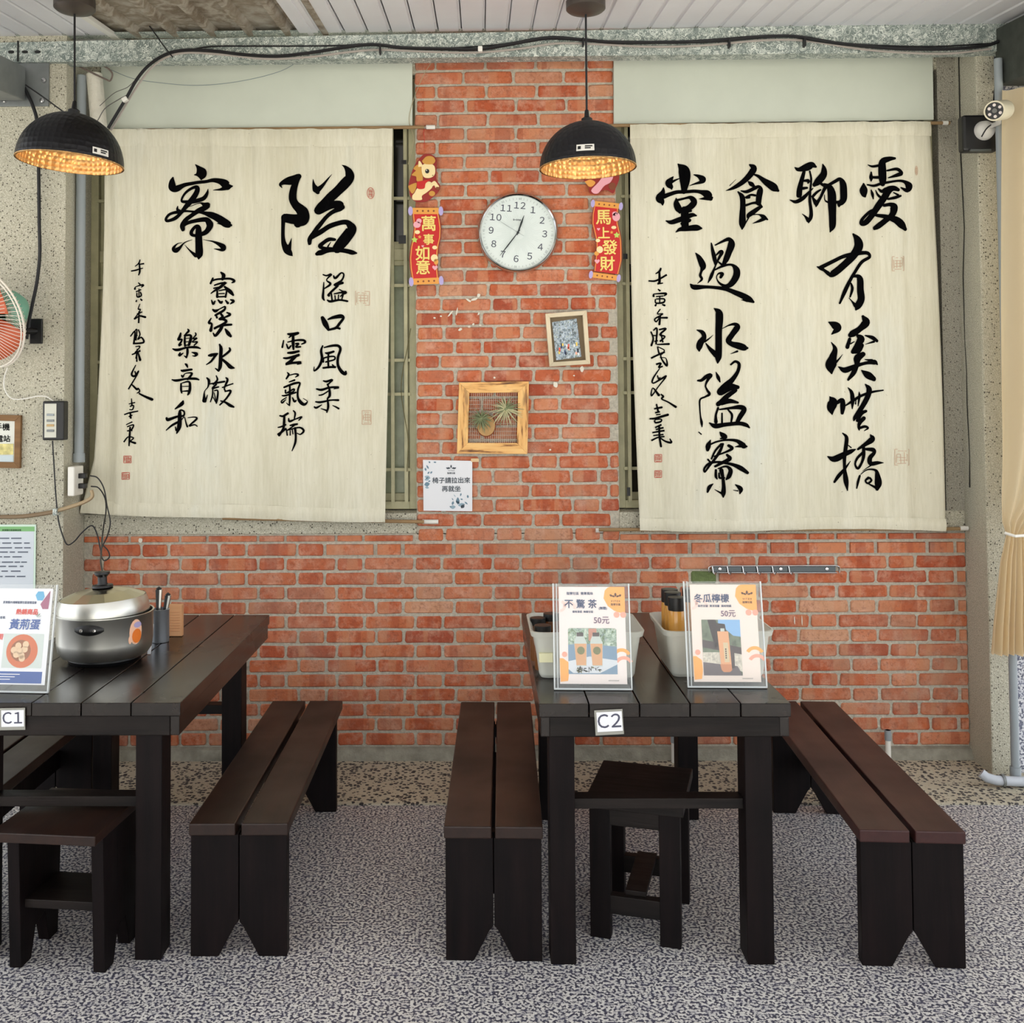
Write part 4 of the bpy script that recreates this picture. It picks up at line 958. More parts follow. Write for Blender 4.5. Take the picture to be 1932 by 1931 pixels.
pf([(150,480),(200,300),(270,170),(360,80),(470,90),(530,170),(520,400),(575,500),(560,570),(500,640),(380,720),(240,715),(170,640)], M_redb, 'horse_backing', -.001)
pf([(140,510),(200,480),(260,470),(240,560),(200,610),(160,560)], M_mane, 'horse_tail', .001)
pf([(250,560),(330,470),(440,450),(470,520),(400,590),(330,640),(330,690),(270,700),(205,690),(200,640),(230,600)], M_cream, 'horse_body', .002)
pf([(450,470),(500,440),(545,490),(560,520),(520,540),(495,500),(470,510)], M_cream, 'horse_leg', .002)
pf([(520,520),(565,525),(560,560),(520,550)], M_brn, 'horse_hoof', .003)
pf([(250,300),(190,360),(250,380),(260,440),(330,450),(340,380),(310,240),(270,220),(215,270)], M_mane, 'horse_mane', .003)
pf([(320,230),(400,200),(490,230),(510,310),(490,370),(430,400),(360,390),(330,330)], M_cream, 'horse_head', .004)
pf([(280,250),(285,175),(310,180),(335,240)], M_cream, 'horse_ear', .005)
pf([(330,170),(390,110),(470,110),(510,160),(480,210),(400,215),(350,200)], M_mane, 'horse_forelock', .005)
pf([(260,450),(370,430),(450,420),(380,470),(360,540),(270,540)], M_red, 'horse_collar', .005)
flat(ch1, circ(400,308,28,30), CL, cpy-.006, M_black, 'horse_eye', .001); flat(ch1, circ(392,296,8), CL, cpy-.007, M_white, 'horse_eye_glint', .001)
flat(ch1, circ(475,365,7), CL, cpy-.006, M_brn, 'horse_nostril', .001)
flat(ch1, circ(465,610,42,36), CL, cpy, M_mane, 'gold_coin', .002)
CR = (1090, 320, 8.4)
ch2 = charm('red paper charm reading 馬上發財, half hidden by the right pendant lamp', CR,
  [(265,580),(240,700),(235,850),(270,1000),(300,1130),(300,1260),(285,1440),(265,1610)],
  [(640,610),(630,720),(630,850),(665,1000),(685,1130),(690,1280),(690,1440),(640,1660)],
  ((270,540),(655,580)), ((240,1670),(620,1720)),
  [('馬',410,770,230),('上',415,1020,180),('發',510,1250,220),('財',470,1510,220)],
  [(star(618,1040,52), M_grn, 'star'), (circ(610,750,62,70), M_pnk, 'pig_sticker'), (circ(590,700,44,34), M_pnk, 'pig_sticker'), (circ(572,918,40,26), M_cream, 'gold_ingot'), (circ(320,1125,36,28), M_cream, 'gold_ingot'), (star(538,995,28), M_ora, 'star'),
   (circ(350,1270,52,56), M_cream, 'pony_sticker'), (circ(300,1330,38,36), M_ora, 'pony_sticker'), (heart(308,1455,42), M_pnk, 'heart'), (heart(330,945,26), M_pnk, 'heart')],
  [(1138,345),(1139,300),(1138,262),(1139,240)])
def pf2(pts, mat, nme, z=0): return flat(ch2, blob(pts), CR, cpy-z, mat, nme, .002)
pf2([(90,160),(130,60),(260,-60),(420,-160),(600,-60),(660,120),(600,300),(560,380),(480,330),(400,330),(300,390),(190,370),(170,260)], M_redb, 'horse_backing', -.001)
pf2([(110,190),(200,160),(280,200),(240,260),(180,270)], M_ora, 'horse_tail', .001)
pf2([(230,300),(330,200),(430,80),(560,90),(520,200),(420,260),(330,370),(260,380),(215,340)], M_pnk, 'horse_body', .002)
pf2([(300,60),(330,-80),(450,-120),(520,0),(470,90),(360,110)], M_pnk, 'horse_head', .003)
flat(ch2, circ(548,265,58,60), CR, cpy-.001, M_brn, 'gold_coin', .002)
# --- leaning small picture
def frame_box(name, label, cat, q, y, wpx, depth, mat, inner):
    """q: outer corners TL TR BR BL (photo px). returns thing, local (u,v) -> point"""
    c = [P(*a, y) for a in q]; ctr = sum(c, Vector())/4
    t = thing(name, label, cat, tuple(ctr))
    def uv(u, v, dy=0.0):
        p = (1-v)*((1-u)*c[0]+u*c[1])+v*((1-u)*c[3]+u*c[2]); return Vector((p.x, p.y+dy, p.z))
    W_ = (c[1]-c[0]).length; H_ = (c[3]-c[0]).length; a, b = wpx/412/W_, wpx/412/H_
    for nm, pts in (('top', ((0,0),(1,0),(1-a,b),(a,b))), ('bottom', ((a,1-b),(1-a,1-b),(1,1),(0,1))), ('left', ((0,0),(a,b),(a,1-b),(0,1))), ('right', ((1-a,b),(1,0),(1,1),(1-a,1-b)))):
        MB().prism([uv(*p) for p in pts], (0, depth, 0)).build('frame_bar', mat if not isinstance(mat, tuple) else mat[0 if nm in ('top', 'bottom') else 1], t, bevel=.0012)
    return t, uv, a, b
M_pale = wood('pale_frame_wood', (222,206,172), (236,222,192), .6, 3, 'Z')
f1, uv, a, b = frame_box('picture_frame', 'small tilted picture in a pale wooden frame on the brick pier', 'picture', [(1029,592),(1107,586),(1114,687),(1037,692)], D-.040, 8, .030, M_pale, None)
MB().prism([uv(a, b, .026), uv(1-a, b, .026), uv(1-a, 1-b, .026), uv(a, 1-b, .026)], (0, .003, 0)).build('backing', pbr('frame_mount', (120,104,80), .8), f1)
def photo_mat(name, stops, sc, warp=1.0):
    k = NT(name); v = k.coords(); n = k.noise(v, sc, 6, .75); n2 = k.noise(v, sc*2.7, 4, .7)
    c = k.ramp(n, stops, 'CONSTANT'); c2 = k.ramp(n2, [(.40, lin((60,66,60))), (.5, lin((170,186,196))), (.62, lin((226,232,236)))])
    k.l(k.mix(.45, c, c2), k.b.inputs['Base Color']); k.b.inputs['Roughness'].default_value = .35; return k.m
M_ph1 = photo_mat('village_photo_print', [(0, lin((36,40,36))), (.4, lin((72,88,84))), (.47, lin((140,165,190))), (.53, lin((196,208,214))), (.6, lin((96,124,72))), (.66, lin((200,196,160)))], 60)
pz = lambda u, v: uv(a+(1-2*a)*u, b+(1-2*b)*v, .022)
MB().prism([pz(.06,.10), pz(.82,.06), pz(.88,.92), pz(.10,.96)], (0, .001, 0)).build('photo_print', M_ph1, f1)
rr = random.Random(4); cols = [(250,214,90),(236,96,70),(240,240,240),(40,44,60),(250,180,150),(60,80,120)]
for i in range(16):
    u, v = .16+.66*rr.random(), .56+.3*rr.random(); w_, h_ = .035+.02*rr.random(), .05+.05*rr.random()
    MB().prism([Vector(pz(u, v))+Vector((0,-.0006,0)), pz(u+w_, v)+Vector((0,-.0006,0)), pz(u+w_, v+h_)+Vector((0,-.0006,0)), pz(u, v+h_)+Vector((0,-.0006,0))], (0, .0004, 0)).build('printed_figure', pbr('print_%d' % (i % 6), cols[i % 6], .4), f1)
# --- scorched pine frame with two air plants
f2, uv2, a, b = frame_box('plant_frame', 'scorched pine frame holding two air plants on wire mesh', 'frame', [(866,722),(998,720),(995,857),(862,856)], D-.035, 20, .026, (scorched('scorched_pine', 'X'), scorched('scorched_pine_upright', 'Z')), None)
mesh_y = D-.028
M_wire = pbr('pale_mesh_wire', (190,176,160), .5)
for i in range(1, 24):
    u = a+(1-2*a)*i/24; MB().tube([uv2(u, b, .008), uv2(u, 1-b, .008)], .0011, 4).build('mesh_wire', M_wire, f2)
for i in range(1, 13):
    v = b+(1-2*b)*i/13; MB().tube([uv2(a, v, .008), uv2(1-a, v, .008)], .0011, 4).build('mesh_wire', M_wire, f2)
M_leaf = pbr('silvery_leaf', (196,192,152), .7, var=(40, .2)); M_leafd = pbr('dark_leaf', (126,134,98), .7, var=(40, .2))
def airplant(label, px, py, rad, n, seed, m, gy):
    c = P(px, py, mesh_y); t = thing('air_plant', label, 'plant', tuple(c), group='air plants in the pine frame'); r = random.Random(seed)
    for i in range(n):
        an = 2*pi*i/n+r.uniform(-.15, .15); L = rad*r.uniform(.7, 1.1); el = r.uniform(.2, .8); dr = Vector((cos(an), 0, sin(an)))
        pts = [c+dr*L*s_+Vector((0, -.022*sin(s_*pi*.6)*el*2, 0))+Vector((r.uniform(-1,1)*.004*s_, 0, -.010*s_*s_)) for s_ in (0, .25, .5, .75, 1)]
        MB().tube(pts, [.004, .0038, .003, .0018, .0005], 5).build('leaf', m if r.random() < .7 else M_leafd, t, smooth=True)
    MB().sphere(c+Vector((0,-.004,0)), .010, .008, .010).build('heart_bud', M_leafd, t, smooth=True)
    return t
sl = P(917, 803, mesh_y+.001)
ws = thing('wood_slice', 'small round wood slice under the lower air plant', 'wood slice', tuple(sl))
MB().lathe([(0, 0), (.043, 0), (.045, .004), (.045, .010), (0, .010)], 24, Matrix.Translation(sl) @ Matrix.Rotation(pi/2, 4, 'X') @ Matrix.Diagonal((.95, 1.1, 1, 1))).build('slice', pbr('cut_wood', (190,150,98), .8, var=(20, .15)), ws)
MB().lathe([(.0435, .003), (.047, .003), (.047, .009), (.0435, .011)], 24, Matrix.Translation(sl) @ Matrix.Rotation(pi/2, 4, 'X') @ Matrix.Diagonal((.95, 1.1, 1, 1))).build('bark', M_brn, ws)
mesh_y = D-.045
airplant('large silvery air plant at the upper right inside the pine frame', 954, 772, .076, 38, 3, M_leaf, 0)
airplant('smaller green air plant over the wood slice inside the pine frame', 908, 790, .058, 36, 9, M_leafd, 0)
# --- notice
q = [P(*c_, D-.014) for c_ in ((798,868),(891,870),(891,965),(799,964))]
no = thing('paper_notice', 'square laminated notice about pulling out the chairs, below the pine frame', 'notice', tuple(q[3]))
MB().prism(q, (0, .002, 0)).build('sheet', M_paper, no)
M_sl = pbr('notice_print', (64,74,84), .6); M_bl = pbr('notice_leaf_print', (108,138,156), .6); M_bl2 = pbr('notice_leaf_pale', (150,176,190), .6)
NC = (780, 860, 13.79)
def nt(body, x, y, size, mat=M_sl, bold=.02): text(body, size/NC[2]/412, mat, no, Matrix.Translation(P(NC[0]+x/NC[2], NC[1]+y/NC[2], D-.0155)) @ WALLM, local=False, bold=bold)
nt('椅子請拉出來', 985, 655, 165); nt('再就坐', 985, 875, 165); nt('V I T E X', 985, 392, 44); nt('隘寮社區', 985, 460, 52)
def nleaf(x, y, L, w, an, mat): 
    pts = [(x+L*s_*cos(an)-w*sin(pi*s_)*sin(an)*sg, y+L*s_*sin(an)+w*sin(pi*s_)*cos(an)*sg) for sg, rng in ((1, (0,.25,.5,.75,1)), (-1, (.75,.5,.25))) for s_ in rng]
    flat(no, pts, NC, D-.0150, mat, 'leaf_print', .0006)
for (x, y, L, w, an, m) in [(980,330,95,22,-1.57,M_sl),(960,340,70,18,-2.6,M_sl),(1000,340,70,18,-.5,M_sl),(930,345,90,22,3.5,M_sl),(1030,345,90,22,-.35,M_sl),
    (400,150,60,22,.9,M_bl),(520,170,80,20,.1,M_bl),(400,350,120,22,-2.1,M_bl),(330,400,90,26,-1.9,M_bl),(370,480,80,22,-1.0,M_bl),(440,470,80,22,-.9,M_bl),(290,540,160,46,.3,M_bl2),(290,640,150,40,-.4,M_bl2),(280,760,150,60,-.2,M_bl),(300,820,110,30,.2,M_bl2),(380,680,70,22,-.4,M_bl),
    (1160,1280,200,46,-1.6,M_bl),(1200,1260,130,36,-2.4,M_bl),(1220,1060,90,20,-1.3,M_bl),(1160,1300,190,50,-.2,M_bl2),(1100,1330,150,50,3.0,M_bl2),(1240,1370,130,50,-.9,M_sl),(1010,1290,110,30,-1.3,M_bl),(1220,1130,70,20,.2,M_bl),(1330,1200,110,20,.7,M_bl),(1420,1110,90,26,-1.7,M_bl),(1040,1170,80,12,-2.1,M_bl),(1100,1080,90,10,-2.2,M_bl2),(940,1320,60,18,.3,M_bl)]: nleaf(x, y, L, w, an, m)
tp = P(896, 868, D-.012); o = Box(tp.x-.018, tp.x+.018, D-.0145, D-.012, tp.z-.009, tp.z+.006).build('masking_tape', pbr('tape_cream', (228,196,150), .7), None); tag(o, 'scrap of cream tape at the notice\'s top right corner', 'tape')
# --- hook rail
hp = [P(1337, 1075, D-.014), P(1583, 1074, D-.014)]
hr = thing('hook_rail', 'chrome rail with wire hooks on the brick wall to the right', 'hook rail', tuple(hp[0]))
L_ = hp[1].x-hp[0].x; x0, z0 = hp[0].x, hp[0].z
Box(x0+.015, x0+L_-.015, D-.014, D-.010, z0-.014, z0+.012).build('back_strip', pbr('rail_dark', (70,76,80), .25, .8), hr, bevel=.001)
MB().tube([(x0, D-.018, z0-.012), (x0, D-.018, z0+.010), (x0+.012, D-.018, z0+.016), (x0+L_-.012, D-.018, z0+.016), (x0+L_, D-.018, z0+.010), (x0+L_, D-.018, z0-.016)], .0035, 8).build('wire_frame', M_chrome, hr, smooth=True)
for k, px in enumerate((1344, 1372, 1401, 1428, 1457, 1488)):
    x = P(px, 1075, D-.02).x
    MB().tube([(x, D-.018, z0+.016), (x+.003, D-.024, z0-.012), (x+.010, D-.036, z0-.020), (x+.012, D-.040, z0-.010)], .0028, 8).build('hook', M_chrome, hr, smooth=True)
MB().tube([(x0+.018, D-.02, z0-.014), (x0+L_-.012, D-.02, z0-.016)], .003, 8).build('lower_wire', M_chrome, hr, smooth=True)
for px in (1358, 1473, 1560):
    c = P(px, 1074, D-.016); MB().lathe([(0, .004), (.007, .003), (.008, 0)], 12, Matrix.Translation(c) @ WALLM).build('screw', M_chrome, hr, smooth=True)
# --- small pipes sticking out at the wall foot
def vpipe(label, px, y0px, y1px, y, r, mat=M_white):
    a_, b_ = P(px, y0px, y), P(px, y1px, y)
    t = thing('pipe_stub', label, 'pipe', (a_.x, y, b_.z))
    MB().tube([(a_.x, y, b_.z), (a_.x, y, a_.z)], r, 14).build('tube', mat, t, smooth=True)
    MB().tube([(a_.x, y, a_.z), (a_.x, y, a_.z-.045)], r*1.22, 14).build('collar', M_pipe, t, smooth=True)
vpipe('white pipe stub rising at the wall foot to the right of the right bench', 1675, 1378, 1430, 4.66, .012)
vpipe('white pipe stub at the wall foot behind table C2', 1272, 1382, 1440, 4.66, .014)
# --- conduit, outlet box, cables on the left
a_, b_ = P(151, 138, 4.60), P(151, 872, 4.60)
cd = thing('conduit', 'grey vertical conduit pipe in the corner left of the left banner', 'pipe', (XL+.024, 4.585, b_.z))
MB().tube([(XL+.024, 4.585, b_.z), (XL+.024, 4.585, 3.13)], .021, 16).build('tube', M_pipe, cd, smooth=True)
MB().tube([(XL+.024, 4.585, b_.z), (XL+.024, 4.585, b_.z+.04)], .026, 16).build('coupling', M_pipe, cd, smooth=True)
ob = [P(135, 880, 4.50), P(152, 935, 4.50)]
ox = thing('outlet_box', 'white socket box with two black plugs at the foot of the conduit', 'socket', (ob[0].x, 4.50, ob[1].z))
Box(ob[0].x, XL+.055, 4.455, 4.56, ob[1].z, ob[0].z).build('box', M_white, ox, bevel=.005)
zz = [P(165, 898, 4.5).z, P(165, 917, 4.5).z]
for z in zz:
    Box(XL+.040, XL+.085, 4.50, 4.53, z-.012, z+.010).build('plug', M_black, ox, bevel=.003)
def ptn(lst, y): return [P(a, b, y if not isinstance(y, (list, tuple)) else y[i]) for i, (a, b) in enumerate(lst)]
w_a = [(170,898),(184,902),(196,922),(202,955),(208,985),(203,1010),(194,1030),(190,1045),(196,1058),(206,1052),(204,1040),(193,1028)]
w_b = [(172,918),(186,921),(198,940),(200,965),(196,990),(193,1015),(192,1035),(190,1060),(196,1090)]
def wire(label, lst, y, r=.003, mat=M_blackm, cat='cable'):
    o = cable('cable', ptn(lst, y), r, mat, None, 6, 5); tag(o, label, cat); return o
wire('black cord looping from the upper plug down over the sill', w_a, 4.50)
wire('black cord running from the lower plug down to the steel pot lid', w_b, [4.50, 4.48, 4.45, 4.40, 4.3, 4.2, 4.0, 3.75, 3.50])
wire('black cord hanging from the fan control box and rising to the plug knot', [(99,832),(102,880),(105,930),(110,980),(118,1010),(127,1028),(140,1022),(155,1005),(173,992),(183,1008),(188,1030),(192,1048)], 4.45)
wire('white cord curving from the wall fan to the control box', [(14,694),(8,715),(9,735),(22,752),(45,753),(70,748),(88,749),(102,758)], 4.44, .0028, M_white)
wire('stiff brown hose strapped across the left column', [(-20,976),(40,975),(85,969),(105,965)], 4.45, .009, pbr('brown_hose', (128,106,78), .5))
wire('tan hose end rising from the clip to the outlet box', [(108,964),(135,956),(160,947),(174,937),(172,925)], 4.45, .0085, pbr('tan_hose', (168,146,112), .5))
hc = P(104, 966, 4.44); o = Box(hc.x-.010, hc.x+.010, 4.435, 4.475, hc.z-.016, hc.z+.014).build('hose_clip', M_galv, None, bevel=.002); tag(o, 'metal clip holding the brown hose on the left column', 'clip')
# fan control box
fb = [P(80, 757, 4.42), P(120, 831, 4.42)]
fc = thing('fan_control', 'black fan speed box with pale button panel hanging on the left column', 'switch box', (fb[0].x, 4.42, fb[1].z))
Box(fb[0].x, fb[1].x, 4.42, 4.472, fb[1].z, fb[0].z).build('case', M_black, fc, bevel=.006)
pa, pb = P(84, 762, 4.418), P(106, 826, 4.418)
Box(pa.x, pb.x, 4.4175, 4.42, pb.z, pa.z).build('panel', pbr('panel_grey', (206,206,192), .4), fc, bevel=.002)
for py, m in ((783, M_pipe), (794, M_steel), (803, pbr('amber_key', (190,160,110), .5)), (813, M_steel)):
    c = P(95, py, 4.416); Box(c.x-.016, c.x+.016, 4.413, 4.4175, c.z-.005, c.z+.005).build('button', m, fc, bevel=.0015)
# wooden framed notice at left edge
f3, uv3, a, b = frame_box('framed_notice', 'wooden framed phone charging notice cut by the left edge', 'picture', [(-62,781),(39,784),(37,884),(-60,882)], 4.455, 11, .018, wood('brown_frame_wood', (150,112,70), (112,80,48), .6, 4, 'X'), None)
MB().prism([uv3(a, b, .008), uv3(1-a, b, .008), uv3(1-a, 1-b, .008), uv3(a, 1-b, .008)], (0, .003, 0)).build('paper', pbr('notice_cream', (222,224,214), .6), f3)
text('手機', .034, M_ink, f3, Matrix.Translation(P(4, 807, 4.461)) @ WALLM, local=False, bold=.02); text('充電站', .032, M_ink, f3, Matrix.Translation(P(-1, 829, 4.461)) @ WALLM, local=False, bold=.02)
pa, pb = P(-50, 838, 4.461), P(25, 858, 4.461); Box(pa.x, pb.x, 4.4605, 4.4615, pb.z, pa.z).build('picture_block', pbr('yellow_block', (206,196,130), .6, var=(40, .4)), f3)
pa, pb = P(-50, 860, 4.461), P(25, 873, 4.461); Box(pa.x, pb.x, 4.4605, 4.4615, pb.z, pa.z).build('picture_block', pbr('pale_blue_block', (196,210,214), .6), f3)
# green bordered poster
q = [P(*c_, 4.468) for c_ in ((-110,990),(68,990),(66,1150),(-110,1150))]
po = thing('poster', 'green bordered rules poster on the left column behind the menu stand', 'poster', tuple(q[3]))
MB().prism(q, (0, .002, 0)).build('sheet', pbr('poster_green_white', (214,236,220), .5), po)
q2 = [P(*c_, 4.467) for c_ in ((-105,994),(65,994),(65,1003),(-105,1003))]; MB().prism(q2, (0, .001, 0)).build('header_band', pbr('poster_green', (128,186,120), .5), po)
q2 = [P(*c_, 4.467) for c_ in ((-105,1003),(64,1003),(62,1150),(-105,1150))]; MB().prism(q2, (0, .001, 0)).build('text_field', pbr('poster_field', (212,220,228), .5), po)
text('屏東縣社區發展協會', .0085*1.1, M_grn if False else pbr('poster_title', (50,90,50), .6), po, Matrix.Translation(P(22, 1001, 4.4655)) @ WALLM, local=False, bold=.02)
m = MB(); rr = random.Random(8)
for i, py in enumerate((1016,1025,1034,1042,1051,1061,1069,1078,1088)):
    x = -95
    end = rr.uniform(35, 60)
    while x < end:
        w_ = rr.uniform(8, 30); a_, b_ = P(x, py-1, 4.4655), P(min(x+w_, end), py+1.2, 4.4655); m.box(a_.x, b_.x, 4.465, 4.4665, b_.z, a_.z); x += w_+rr.uniform(2, 6)
m.build('printed_lines', pbr('poster_print', (96,104,120), .6), po)
# --- beam cables
ybm = 4.425
main = [(204,242),(222,212),(240,182),(258,150),(280,124),(310,104),(345,95),(400,96),(460,103),(520,106),(575,101),(640,91),(700,84),(760,90),(830,92),(900,93),(950,86),(1000,77),(1040,72),(1100,75),(1160,80),(1240,80),(1340,78),(1420,71),(1490,68),(1540,76),(1610,85),(1700,92),(1800,92),(1860,86),(1884,78)]
wire('thick black cable bundle clipped along the steel beam', main, ybm, .0075)
wire('second black cable running above the bundle along the beam', [(345,97),(395,88),(460,87),(560,87),(640,86),(700,83),(780,91),(860,90),(950,83),(1040,69),(1140,77),(1300,77),(1480,66),(1600,82),(1750,88),(1870,82)], ybm+.006, .0035)
wire('grey cable running under the black bundle along the beam', [(209,246),(262,158),(300,116),(345,100),(420,103),(500,111),(580,108),(660,98),(720,94),(820,98),(900,99),(980,92),(1050,82),(1120,83),(1220,88),(1320,86),(1440,76),(1520,77),(1620,92),(1700,99),(1790,101),(1870,92)], ybm+.012, .005, pbr('grey_cable', (168,160,152), .5))
wire('black cable arching down the left column to the fan', [(30,134),(44,162),(62,200),(71,240),(73,330),(74,420),(75,480),(70,530),(62,570),(54,610),(50,640)], 4.44, .008)
wire('thin black wire from the left cable to the left pendant', [(48,160),(80,182),(110,204),(124,214)], 4.40, .003)
wire('thin black tie sticking up from the cable bend', [(275,40),(293,64),(310,88),(326,108)], 4.41, .0028)
wire('thin blue-grey wire sagging across the left board', [(205,130),(250,148),(300,156),(360,161),(420,158),(480,148),(530,134),(560,118)], 4.64, .0014, pbr('blue_grey_wire', (120,136,140), .5))
wire('thin grey wire rising from the left banner to the bundle', [(184,228),(198,205),(220,190),(238,180)], 4.5, .0022, pbr('grey_wire', (96,94,90), .5))
wire('thin grey wire fork left of the left board', [(188,200),(215,176),(240,165),(256,150)], 4.52, .0018, pbr('grey_wire', (96,94,90), .5))
wire('brown twin wire crossing behind the left board top', [(146,124),(175,138),(200,150),(208,152),(212,140),(205,130),(190,122)], 4.55, .004, pbr('brown_twin_wire', (112,98,90), .5))
wire('thin tan wire trailing down the left edge of the brick pier', [(818,112),(800,140),(785,175),(775,205),(772,230),(780,260),(775,290),(770,310)], D-.02, .0014, pbr('tan_wire', (176,164,130), .6))
wire('thin brown vine-like wire hanging in the left window', [(775,620),(768,660),(760,700),(757,740),(764,790),(770,830),(768,890)], 4.73, .0022, pbr('vine_wire', (104,98,62), .7))
for i, (px, py) in enumerate(((906, 93), (236, 188))):
    c = P(px, py, ybm-.006); o = MB().obox(Matrix.Translation(c) @ Matrix.Rotation(0 if i == 0 else radians(60), 4, 'Y'), .020, .022, .024).build('cable_clip', M_white, None, bevel=.003); tag(o, 'white clip on the cable bundle %s' % ('above the brick pier' if i == 0 else 'at its slanting left end'), 'clip')
for px, py in ((717, 92), (1100, 77), (1376, 80), (1518, 78)):
    c = P(px, py, ybm-.006); o = Box(c.x-.004, c.x+.004, ybm-.014, ybm+.012, c.z-.022, c.z+.012).build('cable_tie', M_blackm, None); tag(o, {717: 'black tie on the bundle left of the brick pier', 1100: 'black tie on the bundle beside the right pendant cord', 1376: 'small black tie on the bundle left of the hump over the right banner', 1518: 'wide black tie on the hump of the bundle over the right banner'}[px], 'cable tie')
# wrapped white duct and dark recess beside the conduit
o = MB().tube([(XL+.10, 4.60, P(176, 243, 4.6).z), (XL+.085, 4.60, P(172, 180, 4.6).z), (XL+.075, 4.60, 3.14)], .036, 14).build('wrapped_duct', pbr('wrinkled_white_wrap', (222,218,204), .7, bump=(30, 1.2)), None, smooth=True); tag(o, 'white tape-wrapped duct behind the left pendant lamp', 'duct')
# --- wall fan
fcx, fcz = P(-30, 600, 4.20).x, P(-30, 600, 4.20).z
FM = Matrix.Translation((fcx, 4.20, fcz)) @ Matrix.Rotation(radians(-24), 4, 'Z') @ Matrix.Rotation(radians(20), 4, 'X') @ Matrix.Rotation(pi/2, 4, 'X')
fan = thing('wall_fan', 'white caged wall fan with orange blades cut by the left edge', 'fan', mat=FM)
Rf = .215; M_cage = pbr('white_wire', (232,226,214), .4)
def fr(r, z, rad, nm='cage_ring'): MB().tube([(r*cos(2*pi*i/40), r*sin(2*pi*i/40), z) for i in range(41)], rad, 6, cap=False).build(nm, M_cage, fan, smooth=True, local=True)
fr(Rf, 0, .0045); fr(Rf-.004, .012, .003); fr(Rf*.55, .055, .002); fr(.05, .068, .003)
m = MB()
for k in range(72):
    a0 = 2*pi*k/72; m.tube([(r*cos(a0+.35*(1-r/Rf)), r*sin(a0+.35*(1-r/Rf)), z) for r, z in ((.05, .068), (.10, .062), (.16, .042), (.20, .018), (Rf, 0), (.19, -.035), (.12, -.055), (.06, -.06))], .0013, 4)
o = m.build('cage_wires', M_cage, fan, smooth=True, local=True); o['kind'] = 'stuff'
MB().lathe([(0, .074), (.045, .070), (.05, .062)], 24).build('badge', M_white, fan, smooth=True, local=True)
M_orb = pbr('orange_blade', (206,104,70), .4)
for k in range(3):
    a0 = 2*pi*k/3+.4; vs = []
    for i in range(9):
        an = a0+1.55*i/8
        for r in (.035, .10, .185): vs.append((r*cos(an-.3*(r/.185)), r*sin(an-.3*(r/.185)), .028-.05*i/8+.01*sin(3*an)))
    o = MB().add(vs, [(3*i+j, 3*i+j+1, 3*i+j+4, 3*i+j+3) for i in range(8) for j in range(2)]).build('blade', M_orb, fan, smooth=True, local=True)
    sm = o.modifiers.new('thick', 'SOLIDIFY'); sm.thickness = .003
MB().lathe([(0, .04), (.03, .036), (.036, .0), (.03, -.05)], 20).build('blade_hub', M_orb, fan, smooth=True, local=True)
MB().lathe([(0, -.21), (.045, -.20), (.078, -.16), (.088, -.11), (.080, -.07), (.055, -.06)], 28).build('motor_housing', pbr('teal_plastic', (112,172,150), .4), fan, smooth=True, local=True)
pl = P(66, 625, 4.46)
Box(pl.x-.025, pl.x+.030, 4.462, 4.476, pl.z-.055, pl.z+.055).build('wall_plate', M_black, fan, bevel=.003)
MB().tube([(pl.x, 4.47, pl.z), (pl.x-.04, 4.42, pl.z), FM @ Vector((0, -.03, -.16))], .016, 10).build('arm', M_black, fan, smooth=True)
# --- security camera on its black box
bx = [P(1815, 216, 4.45), P(1886, 284, 4.45)]
cb = thing('junction_box', 'black junction box under the security camera on the right column', 'box', (bx[0].x, 4.40, bx[1].z))
Box(bx[0].x+.004, bx[1].x, 4.452, 4.509, bx[1].z, bx[0].z).build('case', M_black, cb, bevel=.012)
Box(bx[0].x+.03, bx[0].x+.12, 4.442, 4.455, bx[1].z-.004, bx[1].z+.006).build('lip', pbr('dark_grey_lip', (74,78,76), .5), cb, bevel=.002)
M_cam = pbr('camera_shell', (214,206,178), .4); M_camw = pbr('camera_base_white', (208,206,200), .4)
cm = thing('security_camera', 'cream bullet security camera with a ring of lights on the black box', 'camera', tuple(P(1865, 240, 4.43)))
bc = P(1863, 243, 4.42)
MB().lathe([(0, .040), (.022, .036), (.038, .022), (.043, 0)], 28, Matrix.Translation((bc.x, 4.451, bc.z)) @ WALLM).build('base', M_camw, cm, smooth=True)
h0 = P(1877, 209, 4.14); dirv = Vector((.75, .62, .24)).normalized()
M4 = dirv.to_track_quat('Z', 'Y').to_matrix().to_4x4(); M4.translation = h0
M4 = Matrix.Translation(h0) @ Vector((.62, .70, .22)).to_track_quat('Z', 'Y').to_matrix().to_4x4()
MB().lathe([(.034, -.008), (.040, -.008), (.041, 0), (.041, .13), (.030, .15), (0, .152)], 32, M4).build('barrel', M_cam, cm, smooth=True)
lp_ = MB().lathe([(0, -.001), (.034, -.001)], 24, M4).build('lens_plate', M_black, cm)
for k in range(6):
    a0 = 2*pi*k/6+pi/6; MB().lathe([(0, -.004), (.0062, -.003), (.0068, 0)], 10, M4 @ Matrix.Translation((.023*cos(a0), .023*sin(a0), 0))).build('light', pbr('led_lens', (226,214,206), .3), lp_, smooth=True)
MB().lathe([(0, -.004), (.010, -.004), (.012, 0)], 14, M4).build('lens', M_glassd, lp_, smooth=True)
MB().tube([(bc.x+.01, 4.412, bc.z+.01), P(1884, 232, 4.36), M4 @ Vector((0, .03, .06))], .011, 10).build('arm', M_camw, cm, smooth=True)
wire('thin black cord dropping from the beam to the security camera', [(1888,96),(1884,120),(1878,160),(1875,190)], 4.44, .004)
wire('second thin black cord from the beam meeting the camera cord', [(1898,98),(1892,120),(1884,140),(1877,158)], 4.42, .004)
wire('black cord looping over the camera base', [(1892,226),(1876,232),(1862,242),(1852,258)], 4.395, .003)
